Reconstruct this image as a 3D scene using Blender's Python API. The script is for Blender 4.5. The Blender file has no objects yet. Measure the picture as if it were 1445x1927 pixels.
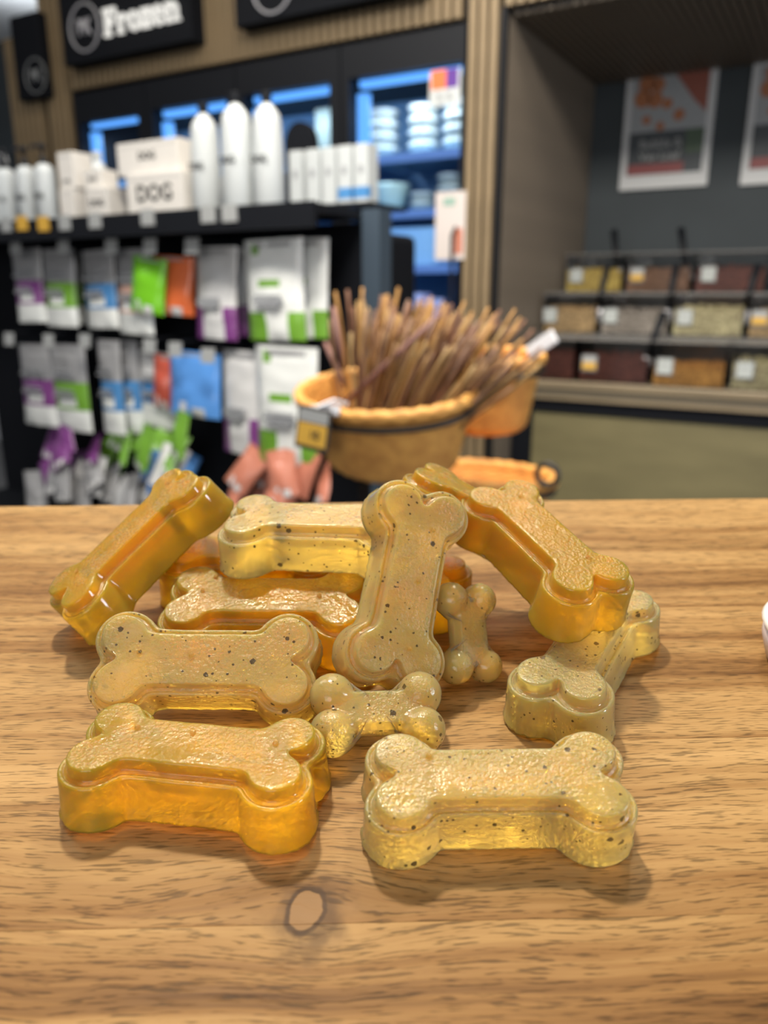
import bpy, math, random
from mathutils import Vector, Matrix, Euler, noise
R = math.radians
rnd = random.Random(7)
sc = bpy.context.scene
C = sc.collection

# ------------------------------------------------------------------ camera
CAM_Z, PITCH = 1.2, R(16)
FPX, W0, H0 = 1448.0, 1445.0, 1927.0
cd = bpy.data.cameras.new('camera')
cam = bpy.data.objects.new('camera', cd); C.objects.link(cam)
cd.sensor_fit = 'VERTICAL'; cd.sensor_height = 36.0; cd.lens = 36.0 * FPX / H0
cd.clip_start = 0.02
cam.location = (0, 0, CAM_Z); cam.rotation_euler = (R(90) - PITCH, 0, 0)
cd.dof.use_dof = True; cd.dof.focus_distance = 0.245; cd.dof.aperture_fstop = 27.05 / 3.1
sc.camera = cam
sc.view_settings.view_transform = 'Standard'; sc.view_settings.look = 'None'
sc.view_settings.exposure = 0.0; sc.view_settings.gamma = 1.0
sc.view_settings.use_curve_mapping = False
try:
    sc.cycles.use_denoising = True
    sc.cycles.max_bounces = 10; sc.cycles.transparent_max_bounces = 16
    sc.cycles.transmission_bounces = 8
    sc.cycles.sample_clamp_indirect = 6.0
    sc.cycles.caustics_reflective = False
except Exception:
    pass
# ------------------------------------------------------------------ world and lamps
w = bpy.data.worlds.new('world'); sc.world = w; w.use_nodes = True
w.node_tree.nodes['Background'].inputs[0].default_value = (0.92, 0.95, 1.0, 1)
w.node_tree.nodes['Background'].inputs[1].default_value = 0.14

SY = R(30)                                   # the shop fittings stand turned 30 degrees
EU = Vector((math.cos(SY), -math.sin(SY), 0)); EV = Vector((math.sin(SY), math.cos(SY), 0))
def S(u, v, z): return EU * u + EV * v + Vector((0, 0, z))
_f = Vector((0, math.cos(PITCH), -math.sin(PITCH))); _u = Vector((0, math.sin(PITCH), math.cos(PITCH)))
def at(px, py, v):                           # pixel of the photograph -> (u, z) on the plane v = const
    d = _f + Vector((1, 0, 0)) * ((px - W0/2) / FPX) + _u * ((H0/2 - py) / FPX)
    p = Vector((0, 0, CAM_Z)) + d * (v / d.dot(EV))
    return p.dot(EU), p.z
def area(name, loc, target, sx, sy, power, col, shape='RECTANGLE'):
    l = bpy.data.lights.new(name, 'AREA'); l.shape = shape; l.size = sx; l.size_y = sy
    l.energy = power; l.color = col
    o = bpy.data.objects.new(name, l); C.objects.link(o); o.location = loc
    o.rotation_euler = (Vector(target) - Vector(loc)).to_track_quat('-Z', 'Y').to_euler()
    return o
def spot(name, loc, target, power, col, angle, blend, size):
    l = bpy.data.lights.new(name, 'SPOT'); l.energy = power; l.color = col
    l.spot_size = R(angle); l.spot_blend = blend; l.shadow_soft_size = size
    o = bpy.data.objects.new(name, l); C.objects.link(o); o.location = loc
    o.rotation_euler = (Vector(target) - Vector(loc)).to_track_quat('-Z', 'Y').to_euler()
    return o
WARM = (1.0, 0.86, 0.66)
spot('ceiling_spot', (-0.26, 0.84, 2.75), (-0.02, 0.27, 1.05), 132, WARM, 46, 0.9, 0.06)
spot('ceiling_spot', (0.45, 1.15, 2.75), (0.05, 0.28, 1.05), 36, WARM, 50, 0.9, 0.07)
area('ceiling_panel', (-0.5, -0.6, 2.85), (-0.3, 0.1, 1.0), 1.2, 0.6, 4, (1, 0.95, 0.88))
area('ceiling_panel', (0.05, 2.0, 2.93), (0.05, 1.9, 0), 1.4, 0.7, 18, (1, 0.93, 0.82))
area('shop_window', (2.3, -0.35, 1.75), (0, 0.3, 1.1), 0.30, 0.85, 26, (0.82, 0.9, 1.0))
area('front_fill', (-0.9, -3.2, 1.9), (-0.4, 1.5, 1.0), 2.6, 1.6, 56, (1, 0.97, 0.93))  # fill light added behind the camera to brighten the front faces
area('aisle_light', S(-1.9, 0.55, 2.9), S(-1.8, 1.6, 1.0), 1.6, 0.5, 26, (1, 0.97, 0.92))
area('aisle_light', S(-0.45, 0.75, 2.9), S(-0.6, 2.7, 0.9), 0.8, 0.5, 44, (1, 0.93, 0.82)).data.spread = R(110)
area('ceiling_fill', S(-4.4, 3.3, 2.62), S(-4.3, 3.4, 3.0), 1.2, 0.3, 9, (0.92, 0.96, 1.0))  # upward fill added to brighten the far left ceiling, not a known fitting
area('header_light', S(-2.3, 2.0, 2.95), S(-2.3, 2.8, 2.2), 2.0, 0.2, 7, (1, 0.88, 0.7))
area('header_light', S(-0.9, 2.0, 2.95), S(-0.9, 2.9, 1.6), 0.8, 0.2, 7, (1, 0.9, 0.75))

# ------------------------------------------------------------------ materials
def mat(name, col, rough=0.5, metal=0.0, **k):
    m = bpy.data.materials.new(name); m.use_nodes = True
    b = m.node_tree.nodes['Principled BSDF']
    b.inputs['Base Color'].default_value = (*col, 1); b.inputs['Roughness'].default_value = rough
    b.inputs['Metallic'].default_value = metal
    for a, v in k.items():
        b.inputs[a.replace('_', ' ')].default_value = v
    return m
def nd(m, t, **k):
    n = m.node_tree.nodes.new(t)
    for a, v in k.items(): setattr(n, a, v)
    return n
def lk(m, a, b): m.node_tree.links.new(a, b)
def vary(m, scale, amt, stretch=(1, 1, 1), bump=0.0, detail=4):
    """noise variation of the base colour (object space) and a fine relief"""
    b = m.node_tree.nodes['Principled BSDF']; col = b.inputs['Base Color'].default_value[:]
    tc = nd(m, 'ShaderNodeTexCoord'); mp = nd(m, 'ShaderNodeMapping'); mp.inputs['Scale'].default_value = stretch
    n = nd(m, 'ShaderNodeTexNoise'); n.inputs['Scale'].default_value = scale; n.inputs['Detail'].default_value = detail
    r = nd(m, 'ShaderNodeValToRGB')
    r.color_ramp.elements[0].position = 0.3; r.color_ramp.elements[1].position = 0.7
    r.color_ramp.elements[0].color = (*[c * (1 - amt) for c in col[:3]], 1)
    r.color_ramp.elements[1].color = (*[min(1, c * (1 + amt)) for c in col[:3]], 1)
    lk(m, tc.outputs['Object'], mp.inputs['Vector']); lk(m, mp.outputs[0], n.inputs['Vector'])
    lk(m, n.outputs['Fac'], r.inputs[0]); lk(m, r.outputs[0], b.inputs['Base Color'])
    if bump:
        bp = nd(m, 'ShaderNodeBump'); bp.inputs['Strength'].default_value = bump; bp.inputs['Distance'].default_value = 0.002
        lk(m, n.outputs['Fac'], bp.inputs['Height']); lk(m, bp.outputs[0], b.inputs['Normal'])
    return m
def emit(name, col, s):
    m = mat(name, (0, 0, 0), 0.6)
    b = m.node_tree.nodes['Principled BSDF']
    b.inputs['Emission Color'].default_value = (*col, 1); b.inputs['Emission Strength'].default_value = s
    return m
def thin_glass(name, tint, gloss):
    m = bpy.data.materials.new(name); m.use_nodes = True; t = m.node_tree; t.nodes.clear()
    o = nd(m, 'ShaderNodeOutputMaterial'); mx = nd(m, 'ShaderNodeMixShader')
    a = nd(m, 'ShaderNodeBsdfTransparent'); a.inputs[0].default_value = (*tint, 1)
    g = nd(m, 'ShaderNodeBsdfGlossy'); g.inputs['Roughness'].default_value = 0.08
    lw = nd(m, 'ShaderNodeLayerWeight'); lw.inputs[0].default_value = gloss
    lk(m, lw.outputs['Fresnel'], mx.inputs[0]); lk(m, a.outputs[0], mx.inputs[1]); lk(m, g.outputs[0], mx.inputs[2])
    lk(m, mx.outputs[0], o.inputs[0]); return m

M = {}
M['black'] = mat('black metal', (0.006, 0.007, 0.010), 0.5, **{'Specular_IOR_Level': .25})
M['black_matte'] = mat('black panel', (0.005, 0.006, 0.009), 0.75, **{'Specular_IOR_Level': .15})
M['charcoal'] = vary(mat('charcoal paint', (0.045, 0.055, 0.062), 0.75), 3, 0.12)
M['navy'] = mat('blue grey steel', (0.040, 0.060, 0.085), 0.5)
M['white'] = mat('white plastic', (0.52, 0.55, 0.56), 0.35)
M['card'] = vary(mat('warm white card', (0.68, 0.65, 0.61), 0.6), 30, 0.03)
M['print'] = mat('black print', (0.02, 0.02, 0.022), 0.6)
M['grey_print'] = mat('grey print', (0.30, 0.31, 0.33), 0.6)
M['paper'] = mat('tag paper', (0.34, 0.35, 0.35), 0.6)
M['yellow_paper'] = mat('yellow tag', (0.62, 0.36, 0.05), 0.6)
M['slat'] = vary(mat('oak slat', (0.225, 0.163, 0.092), 0.55), 12, 0.22, (6, 6, 0.6))
M['niche_slat'] = vary(mat('grey oak slat', (0.17, 0.138, 0.105), 0.6), 12, 0.2, (6, 6, 0.6))
M['panel_wood'] = vary(mat('pale oak panel', (0.165, 0.142, 0.070), 0.5), 5, 0.14, (0.7, 3, 3))
M['counter_wood'] = vary(mat('oak counter edge', (0.23, 0.18, 0.115), 0.45), 8, 0.18, (0.4, 4, 4))
M['ceiling'] = mat('ceiling paint', (0.72, 0.74, 0.76), 0.9)
M['riser'] = mat('grey riser', (.11, .105, .10), .6)
M['floor'] = vary(mat('grey floor', (0.14, 0.14, 0.145), 0.4), 4, 0.15)
M['letter'] = mat('white letter', (0.85, 0.86, 0.9), 0.3, **{'Coat_Weight': 0.5})
M['letter_lit'] = emit('lit sign letters', (1.0, 0.97, 0.9), 0.9)
M['ring'] = mat('grey emblem', (0.42, 0.42, 0.46), 0.4)
M['dim_ring'] = mat('dim emblem', (0.22, 0.23, 0.24), 0.5)
M['led'] = emit('cool led strip', (0.15, 0.44, 1.0), 1.35)
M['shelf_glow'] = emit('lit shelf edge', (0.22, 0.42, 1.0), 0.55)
M['cold'] = mat('freezer liner', (0.20, 0.36, 0.56), 0.5)
M['door_glass'] = thin_glass('freezer door glass', (0.86, 0.93, 1.0), 0.12)
M['acrylic'] = thin_glass('clear acrylic', (0.90, 0.90, 0.90), 0.32)
M['lid'] = mat('glare haze lid', (.30, .29, .28), .25, **{'Alpha': .5})  # half-opaque grey stands in for the hazy glare on the bin lids
M['tub'] = mat('white tub', (0.62, 0.63, 0.58), 0.4)
M['blue_pack'] = mat('pale blue pack', (0.30, 0.52, 0.80), 0.4)
M['wicker'] = vary(mat('wicker cane', (0.95, 0.42, 0.105), 0.5), 40, 0.25)
M['band'] = mat('dark steel band', (0.05, 0.042, 0.036), 0.45)
M['silver'] = mat('silver foil tag', (0.7, 0.7, 0.74), 0.25, 0.3)
M['food'] = mat('orange food', (.42, .16, .07), .5)
M['steel_print'] = mat('poster grey', (0.36, 0.38, 0.40), 0.5)
COL = {'purple': (0.20, 0.05, 0.22), 'green': (0.16, 0.36, 0.035), 'lime': (0.17, 0.52, 0.015), 'blue': (0.07, 0.24, 0.52),
       'skyblue': (0.11, 0.33, 0.80), 'orange': (0.80, 0.17, 0.05), 'salmon': (0.55, 0.20, 0.13), 'white': (0.66, 0.66, 0.66),
       'grey': (0.34, 0.34, 0.35), 'bright': (0.78, 0.80, 0.78), 'peach': (0.60, 0.36, 0.28), 'dark': (0.05, 0.05, 0.055), 'red': (0.55, 0.10, 0.06)}
for k, c in COL.items(): M['bag_' + k] = mat('foil ' + k, c, 0.32, **{'Coat_Weight': 0.2})

# ------------------------------------------------------------------ mesh helpers
class MB:
    def __init__(s): s.v = []; s.f = []; s.mi = []
    def box(s, x0, x1, y0, y1, z0, z1, mi=0):
        n = len(s.v)
        s.v += [(x, y, z) for z in (z0, z1) for y in (y0, y1) for x in (x0, x1)]
        for q in ((0, 2, 3, 1), (4, 5, 7, 6), (0, 1, 5, 4), (2, 6, 7, 3), (1, 3, 7, 5), (0, 4, 6, 2)):
            s.f.append([n + i for i in q]); s.mi.append(mi)
        return s
    def rings(s, rows, close=True, mi=0, cap0=True, cap1=True):
        n0 = len(s.v); k = len(rows[0])
        for r in rows: s.v += [tuple(p) for p in r]
        for j in range(len(rows) - 1):
            for i in range(k if close else k - 1):
                a = n0 + j * k + i; b = n0 + j * k + (i + 1) % k
                s.f.append([a, b, b + k, a + k]); s.mi.append(mi)
        if cap0: s.f.append([n0 + i for i in range(k)][::-1]); s.mi.append(mi)
        if cap1: s.f.append([n0 + (len(rows) - 1) * k + i for i in range(k)]); s.mi.append(mi)
        return s
    def lathe(s, prof, n=20, c=(0, 0, 0), sx=1, sy=1, mi=0, cap0=True, cap1=True):
        return s.rings([[(c[0] + r * sx * math.cos(2*math.pi*i/n), c[1] + r * sy * math.sin(2*math.pi*i/n), c[2] + z) for i in range(n)] for r, z in prof], True, mi, cap0, cap1)
    def tube(s, pts, r, n=8, mi=0, closed=False):
        pts = [Vector(p) for p in pts]; rows = []; m = len(pts); up = None
        for i, p in enumerate(pts):
            a = pts[(i - 1) % m] if closed or i > 0 else p; b = pts[(i + 1) % m] if closed or i < m - 1 else p
            t = (b - a).normalized()
            if up is None: up = t.orthogonal().normalized()
            x = (up - t * up.dot(t)).normalized(); y = t.cross(x); up = x
            rr = r[i] if isinstance(r, (list, tuple)) else r
            rows.append([p + x * rr * math.cos(2*math.pi*k/n) + y * rr * math.sin(2*math.pi*k/n) for k in range(n)])
        if closed: rows.append(rows[0])
        return s.rings(rows, True, mi, not closed, not closed)
    def sphere(s, c, r, n=12, m=8, sc=(1, 1, 1), mi=0):
        rows = [[(c[0] + sc[0]*r*math.sin(math.pi*(j+.02)/(m+.04))*math.cos(2*math.pi*i/n), c[1] + sc[1]*r*math.sin(math.pi*(j+.02)/(m+.04))*math.sin(2*math.pi*i/n), c[2] - sc[2]*r*math.cos(math.pi*(j+.02)/(m+.04))) for i in range(n)] for j in range(m + 1)]
        return s.rings(rows, True, mi)
    def mesh(s, name, mats, smooth=False):
        me = bpy.data.meshes.new(name); me.from_pydata(s.v, [], s.f)
        for m in (mats if isinstance(mats, (list, tuple)) else [mats]): me.materials.append(m)
        me.polygons.foreach_set('material_index', s.mi)
        if smooth: me.polygons.foreach_set('use_smooth', [True] * len(me.polygons))
        me.update(); return me
    def build(s, name, mats, parent=None, smooth=False, loc=None, bevel=0.0):
        o = bpy.data.objects.new(name, s.mesh(name, mats, smooth)); C.objects.link(o)
        if parent: o.parent = parent
        if loc is not None: o.location = loc
        if bevel:
            b = o.modifiers.new('bevel', 'BEVEL'); b.width = bevel; b.segments = 2; b.limit_method = 'ANGLE'
        return o
def tag(o, label=None, cat=None, group=None, kind=None):
    for k, v in (('label', label), ('category', cat), ('group', group), ('kind', kind)):
        if v: o[k] = v
    return o
def empty(name, loc, label, cat, group=None, rz=-SY, rot=None):
    o = bpy.data.objects.new(name, None); C.objects.link(o); o.empty_display_size = 0.02
    o.location = loc; o.rotation_euler = rot if rot else (0, 0, rz)
    return tag(o, label, cat, group)
def share(src, parent, loc=None, rot=None, name=None):
    c = src.copy(); C.objects.link(c); c.parent = parent
    if loc is not None: c.location = loc
    if rot is not None: c.rotation_euler = rot
    return c
def text(body, size, parent, loc, m, name='lettering', rot=(R(90), 0, 0), bold=0.0, ext=0.001, sx=1.0):
    cu = bpy.data.curves.new(name, 'FONT'); cu.body = body; cu.size = size; cu.align_x = 'CENTER'; cu.align_y = 'CENTER'
    cu.offset = bold; cu.extrude = ext; cu.resolution_u = 3; cu.materials.append(m)
    t_ = bpy.data.objects.new(name, cu); C.objects.link(t_)
    me = bpy.data.meshes.new_from_object(t_.evaluated_get(bpy.context.evaluated_depsgraph_get()))
    bpy.data.objects.remove(t_); bpy.data.curves.remove(cu)
    o = bpy.data.objects.new(name, me); C.objects.link(o); o.parent = parent; o.location = loc; o.rotation_euler = rot
    o.scale.x = sx
    return o
def structure(name, mb, m, loc=(0, 0, 0), rz=-SY):
    o = mb.build(name, m, None); o.location = loc; o.rotation_euler = (0, 0, rz); o['kind'] = 'structure'; return o

# ------------------------------------------------------------------ structure: room shell
structure('floor', MB().box(-6, 6, -3, 6, -0.05, 0), M['floor'])
structure('ceiling', MB().box(-6, 6, -3, 6, 3.0, 3.05), M['ceiling'])
VW, VN, UN = 2.80, 3.92, -1.147               # front of the fittings, back of the niche, left side of the niche
structure('wall_left', MB().box(-6, -3.80, 4.2, 4.25, 0, 3.0), M['charcoal'])
# slatted wall around the freezer: pier, header, right pier
wb = structure('wall_back', MB().box(-3.52, -3.335, VW + 0.02, VW + 0.9, 0, 3.0).box(-3.80, -3.521, VW + 0.02, VW + 0.9, 0, 2.40).box(-3.335, UN, VW + 0.02, VW + 0.9, 2.125, 3.0)
               .box(-1.272, UN, VW + 0.02, VN + 0.05, 0, 3.0).box(UN, 1.2, VW + 0.02, VN + 0.05, 2.135, 3.0), M['black_matte'])
def slats(parent, spots, size, m):
    me = MB().box(-size[0]/2, size[0]/2, -size[1], 0, 0, size[2]).mesh('slat', m)
    for p, rz in spots:
        o = bpy.data.objects.new('slat', me); C.objects.link(o); o.parent = parent; o.location = p; o.rotation_euler = (0, 0, rz)
P, PN = 0.040, 0.0285
slats(wb, [((-3.50 + P*i, VW + 0.02, 0), 0) for i in range(4)], (0.026, 0.03, 2.999), M['slat'])
slats(wb, [((-3.78 + P*i, VW + 0.02, 0), 0) for i in range(6)], (0.026, 0.03, 2.399), M['slat'])
slats(wb, [((-3.335 + P*(i+.5), VW + 0.02, 2.122), 0) for i in range(51)], (0.026, 0.03, 0.877), M['slat'])
slats(wb, [((-1.254 + P*i, VW + 0.02, 0), 0) for i in range(3)], (0.026, 0.03, 2.999), M['slat'])
slats(wb, [((UN + P*(i+.6), VW + 0.02, 2.132), 0) for i in range(30)], (0.026, 0.03, 0.867), M['slat'])
wn = structure('wall_niche_left', MB().box(UN - 0.01, UN + 0.001, VW + 0.03, VN, 0, 2.135), M['charcoal'])
slats(wn, [((UN + 0.001, VW + 0.05 + PN*i, 0.0), R(90)) for i in range(39)], (0.019, 0.012, 2.13), M['niche_slat'])
cn = structure('ceiling_niche', MB().box(UN + 0.015, 1.2, VW + 0.04, VN, 2.128, 2.134), M['charcoal'])
me_s = MB().box(-0.0095, 0.0095, 0, 1.07, -0.014, 0).mesh('slat', M['niche_slat'])
for i in range(42):
    o = bpy.data.objects.new('slat', me_s); C.objects.link(o); o.parent = cn; o.location = (UN + 0.04 + PN*i, VW + 0.045, 2.128)
structure('wall_niche_back', MB().box(UN - 0.1, 1.2, VN, VN + 0.05, 0, 2.3), M['charcoal'])
structure('trim_1', MB().box(UN - 0.004, UN + 0.013, VW - 0.004, VW + 0.03, 0, 2.13), M['black'])

# ------------------------------------------------------------------ freezer cabinet
fz = empty('freezer_cabinet', S(0, 0, 0), 'tall black glass-door freezer cabinet with blue lit shelves in the slatted wall', 'freezer')
U0, U1 = -3.332, -1.275
DU = [-3.332, -2.852, -2.325, -1.803, -1.275]
b = MB(); D = 0.66
b.box(U0, U0 + .03, VW + .03, VW + D, 0, 2.12); b.box(U1 - .012, U1, VW + .03, VW + D, 0, 2.12)
b.box(U0 + .03, U1 - .012, VW + .03, VW + D, 2.04, 2.12); b.box(U0 + .03, U1 - .012, VW + .03, VW + D, 0, 0.42)
b.build('body', M['black'], fz)
MB().box(U0 + .03, U1 - .012, VW + D - .02, VW + D, .42, 2.04).build('back_panel', M['cold'], fz)
for i in range(1, 4):
    MB().box(DU[i] - .015, DU[i] + .015, VW + .03, VW + .10, .42, 2.04).build('mullion', M['black'], fz)
for i in range(4):
    a, c = DU[i] + .003, DU[i + 1] - .003
    L, T = .034, (1.985 if i else 1.975)
    rgt = .012 if i == 3 else .05
    d = MB().box(a, a + L, VW - .012, VW + .028, .40, 2.10).box(c - rgt, c, VW - .012, VW + .028, .40, 2.10)
    d.box(a + L, c - rgt, VW - .012, VW + .028, T, 2.10).box(a + L, c - rgt, VW - .012, VW + .028, .40, .47)
    dd = d.build('door', M['black'], fz)
    MB().box(a + L, c - rgt, VW + .004, VW + .010, .47, T).build('glass', M['door_glass'], dd)
    MB().tube([(c - .02, VW - .013, 1.0), (c - .02, VW - .045, 1.03), (c - .02, VW - .045, 1.4), (c - .02, VW - .013, 1.43)], .007).build('handle', M['black'], dd)
    MB().box(a + .05, c - .03, VW + .04, VW + .07, 1.962, 1.985).build('light_strip', M['led'], fz)
    MB().box(a + .04, a + .085, VW + .04, VW + .07, .50, 1.94).build('light_strip', M['led'], fz)
    area('freezer_lamp', S((a + c) / 2 + .02, VW + .10, 1.93), S((a + c) / 2, VW + .4, 1.2), .36, .05, 2.6, (.82, .92, 1.0))
    for z in (.78, 1.05, 1.30, 1.515, 1.728):
        sh = MB().box(a + .01, c - .01, VW + .15, VW + .62, z - .012, z).build('shelf', M['cold'], fz)
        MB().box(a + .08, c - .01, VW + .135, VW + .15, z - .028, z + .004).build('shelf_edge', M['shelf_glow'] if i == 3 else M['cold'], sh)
# sticker board and hanging card on the right-hand door
u, z = at(836, 166, VW - .02)
st = empty('price_sticker', S(u, VW - .014, z), 'square sticker with orange and purple top over white on freezer glass', 'sticker')
MB().box(-.062, .062, -.002, 0, -.055, .06).build('backing', M['white'], st)
MB().box(-.055, .005, -.003, -.002, .0, .062).build('orange_panel', M['bag_orange'], st)
MB().box(.005, .052, -.003, -.002, .0, .062).build('purple_panel', mat('violet print', (.10, .03, .26), .5), st)
text('% %', .04, st, (0, -.003, -.028), M['grey_print'])
u, z = at(846, 425, VW - .02)
cdm = empty('hanging_card', S(u, VW - .014, z), 'tall white card with a brown picture hanging on freezer glass', 'card')
MB().box(-.062, .062, -.002, 0, -.12, .12).build('sheet', mat('pinkish card', (.62, .56, .54), .5), cdm)
MB().box(.02, .052, -.003, -.002, -.10, -.01).build('brown_picture', M['bag_salmon'], cdm)
MB().box(-.03, .02, -.003, -.002, .07, .10).build('green_mark', mat('sage print', (.28, .42, .36), .5), cdm)
# tubs on the shelves
tubm = MB().lathe([(.050, 0), (.060, .034), (.064, .035), (.064, .046), (.058, .047)], 20).mesh('tub', M['tub'], True)
def tub(px, v, z, lab, grp, s=1.0):
    u, _ = at(px, 300, v)
    o = bpy.data.objects.new('tub', tubm); C.objects.link(o); o.location = S(u, v, z); o.scale = (s, s, s)
    return tag(o, lab, 'tub', grp)
for px, nm in ((722, 'left'), (797, 'middle'), (862, 'right')):
    for k, wd in enumerate(('lowest', 'second lowest', 'second highest', 'topmost')):
        tub(px, 3.05, 1.729 + k * .047, f'white lidded tub, {wd} of the {nm} stack on the top lit freezer shelf', 'white tubs on the top freezer shelf', 1.0)
for k, wd in enumerate(('lowest', 'middle', 'topmost')):
    tub(852, 3.08, 1.516 + k * .047, f'white lidded tub, {wd} of the right stack on the second freezer shelf', 'white tubs on the second freezer shelf')
for k, wd in enumerate(('lower', 'upper')):
    tub(795, 3.03, 1.516 + k * .036, f'low white tub, {wd} of the short stack beside the round bowl', 'white tubs on the second freezer shelf', .78)
u, _ = at(731, 370, 3.0)
bw = empty('bowl', S(u, 3.02, 1.516), 'deep pale green-white bowl tapering downwards on the second freezer shelf', 'bowl')
MB().lathe([(.045, 0), (.052, .004), (.078, .10), (.082, .112), (.076, .112), (.05, .01)], 24, cap1=True).build('body', mat('mint white', (.62, .76, .68), .4), bw, True)
for i in range(7):
    o = MB().box(-.026, .026, -.05, .05, 0, .15).build('frozen_pack', M['blue_pack'], None, bevel=.006)
    u, _ = at(742 + i * 19, 470, 3.0)
    o.location = S(u, 3.02, 1.302); o.rotation_euler = (0, 0, -SY)
    tag(o, 'pale blue frozen pack standing in the row on the third freezer shelf', 'pack', 'frozen packs on the third freezer shelf')
for i in range(3):
    o = MB().box(-.045, .045, -.05, .05, 0, .12 + .02 * (i % 2)).build('frozen_pack', mat('lilac pack', (.55, .55, .85), .4), None, bevel=.006)
    u, _ = at(748 + i * 36, 580, 3.0)
    o.location = S(u, 3.02, 1.052); o.rotation_euler = (0, 0, -SY)
    tag(o, 'lilac frozen pack on the low freezer shelf behind the twig bundle', 'pack', 'lilac packs on the low freezer shelf')
u, _ = at(625, 270, 3.0)
o = MB().box(-.05, .05, -.05, .05, 0, .22).build('frozen_carton', mat('mint carton', (.16, .19, .17), .6), None, bevel=.004)
o.location = S(at(612, 270, 3.0)[0], 3.05, 1.729); o.rotation_euler = (0, 0, -SY)
tag(o, 'grey-green carton inside the freezer beside the black round-topped board', 'carton')

# ------------------------------------------------------------------ signs
def ringmesh(r, w_, t): return MB().tube([(r * math.cos(2*math.pi*i/32), 0, r * math.sin(2*math.pi*i/32)) for i in range(32)], w_, 8, closed=True)
def sign(px0, px1, pyb, h, v, label, ringpx, word, rm, rr, tmat):
    u0, zb = at(px0, pyb, v); u1, _ = at(px1, pyb, v)
    s = empty('shop_sign', S(u0, v, zb), label, 'sign')
    MB().box(0, u1 - u0, -.03, VW - v - .003, 0, h).build('board', M['black_matte'], s, bevel=.004)
    ur, zr = at(ringpx[0], ringpx[1], v - .03)
    c = (ur - u0, -.034, zr - zb)
    ringmesh(rr, .0055 * rr / .12, .01).build('emblem_ring', rm, s, True, c)
    text('PK', rr * .92, s, (c[0], -.034, c[2]), rm, 'emblem_letters', bold=.001, ext=.003, sx=.9)
    MB().tube([(c[0] - rr * .52, -.034, c[2] + rr * .38), (c[0] + rr * .52, -.034, c[2] - rr * .38)], rr * .03, 6).build('emblem_stroke', rm, s)
    return s, u0, zb
v = VW - .06
s1, u0, zb = sign(132, 374, 128, .62, v, 'black box sign with round emblem and white letters reading Frozen above the freezer', (160, 52), 'Frozen', M['ring'], .094, None)
ua, za = at(197, 45, v - .03); ub, zb2 = at(341, 15, v - .03)
# slab-serif letters built from strokes (unit: cap height 1)
def letter(mb, strokes, x0, z0, h):
    for st_ in strokes:
        if st_[0] == 'b':
            _, a, b_, c, d = st_; mb.box(x0 + a*h, x0 + b_*h, -.042, -.030, z0 + c*h, z0 + d*h)
        elif st_[0] == 'd':
            _, a, c, b_, d, t = st_
            p = Vector((x0 + a*h, 0, z0 + c*h)); q = Vector((x0 + b_*h, 0, z0 + d*h)); n = (q - p).normalized(); n = Vector((-n.z, 0, n.x)) * t * h / 2
            mb.rings([[(e.x, y, e.z) for e in (p - n, q - n, q + n, p + n)] for y in (-.042, -.030)])
        else:
            _, cx, cz, rx, rz, t, a0, a1 = st_
            N = 20; rows = []
            for i in range(N + 1):
                a = R(a0 + (a1 - a0) * i / N); k = t * (0.62 + 0.38 * abs(math.cos(a)))
                o_ = (x0 + (cx + rx*math.cos(a))*h, z0 + (cz + rz*math.sin(a))*h); n_ = (x0 + (cx + (rx-k)*math.cos(a))*h, z0 + (cz + (rz-k)*math.sin(a))*h)
                rows.append([(o_[0], -.042, o_[1]), (n_[0], -.042, n_[1]), (n_[0], -.030, n_[1]), (o_[0], -.030, o_[1])])
            mb.rings(rows)
GL = {'F': ([('b', .10, .32, 0, 1), ('b', 0, .42, 0, .10), ('b', 0, .72, .88, 1), ('b', .60, .72, .68, .9), ('b', .32, .55, .44, .56), ('b', .48, .56, .36, .64)], .78),
      'r': ([('b', .08, .27, 0, .70), ('b', 0, .36, 0, .09), ('b', 0, .27, .61, .70), ('a', .40, .47, .22, .23, .17, 20, 170)], .62),
      'o': ([('a', .34, .35, .34, .36, .19, 0, 360)], .72),
      'z': ([('b', .02, .58, .58, .70), ('b', .02, .58, 0, .12), ('d', .12, .06, .48, .64, .20), ('b', .02, .10, .46, .66), ('b', .50, .58, .04, .24)], .64),
      'e': ([('a', .33, .35, .33, .36, .19, 25, 330), ('b', .10, .60, .32, .41), ('a', .33, .35, .33, .36, .19, 0, 30)], .70),
      'n': ([('b', .08, .27, 0, .70), ('b', 0, .36, 0, .09), ('b', 0, .27, .61, .70), ('a', .42, .42, .27, .28, .19, 0, 150), ('b', .51, .69, 0, .44), ('b', .42, .78, 0, .09)], .82)}
hw = sum(GL[c][1] for c in 'Frozen'); H_ = (ub - ua) / hw
x = ua - u0
for ch in 'Frozen':
    mb = MB(); letter(mb, GL[ch][0], x, za - .5 * H_ * 1.0 - zb + .0, H_); x += GL[ch][1] * H_
    mb.build('letter', M['letter_lit'], s1)
s2, _, _ = sign(452, 800, 56, .55, v, 'second black box sign right of the Frozen sign, cut by the top edge', (513, -28), '', M['ring'], .094, None)
s3, _, _ = sign(45, 97, 192, .36, VW - .03, 'small black square sign with grey round emblem on the left slatted pier', (68, 143), '', M['dim_ring'], .074, None)

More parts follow.
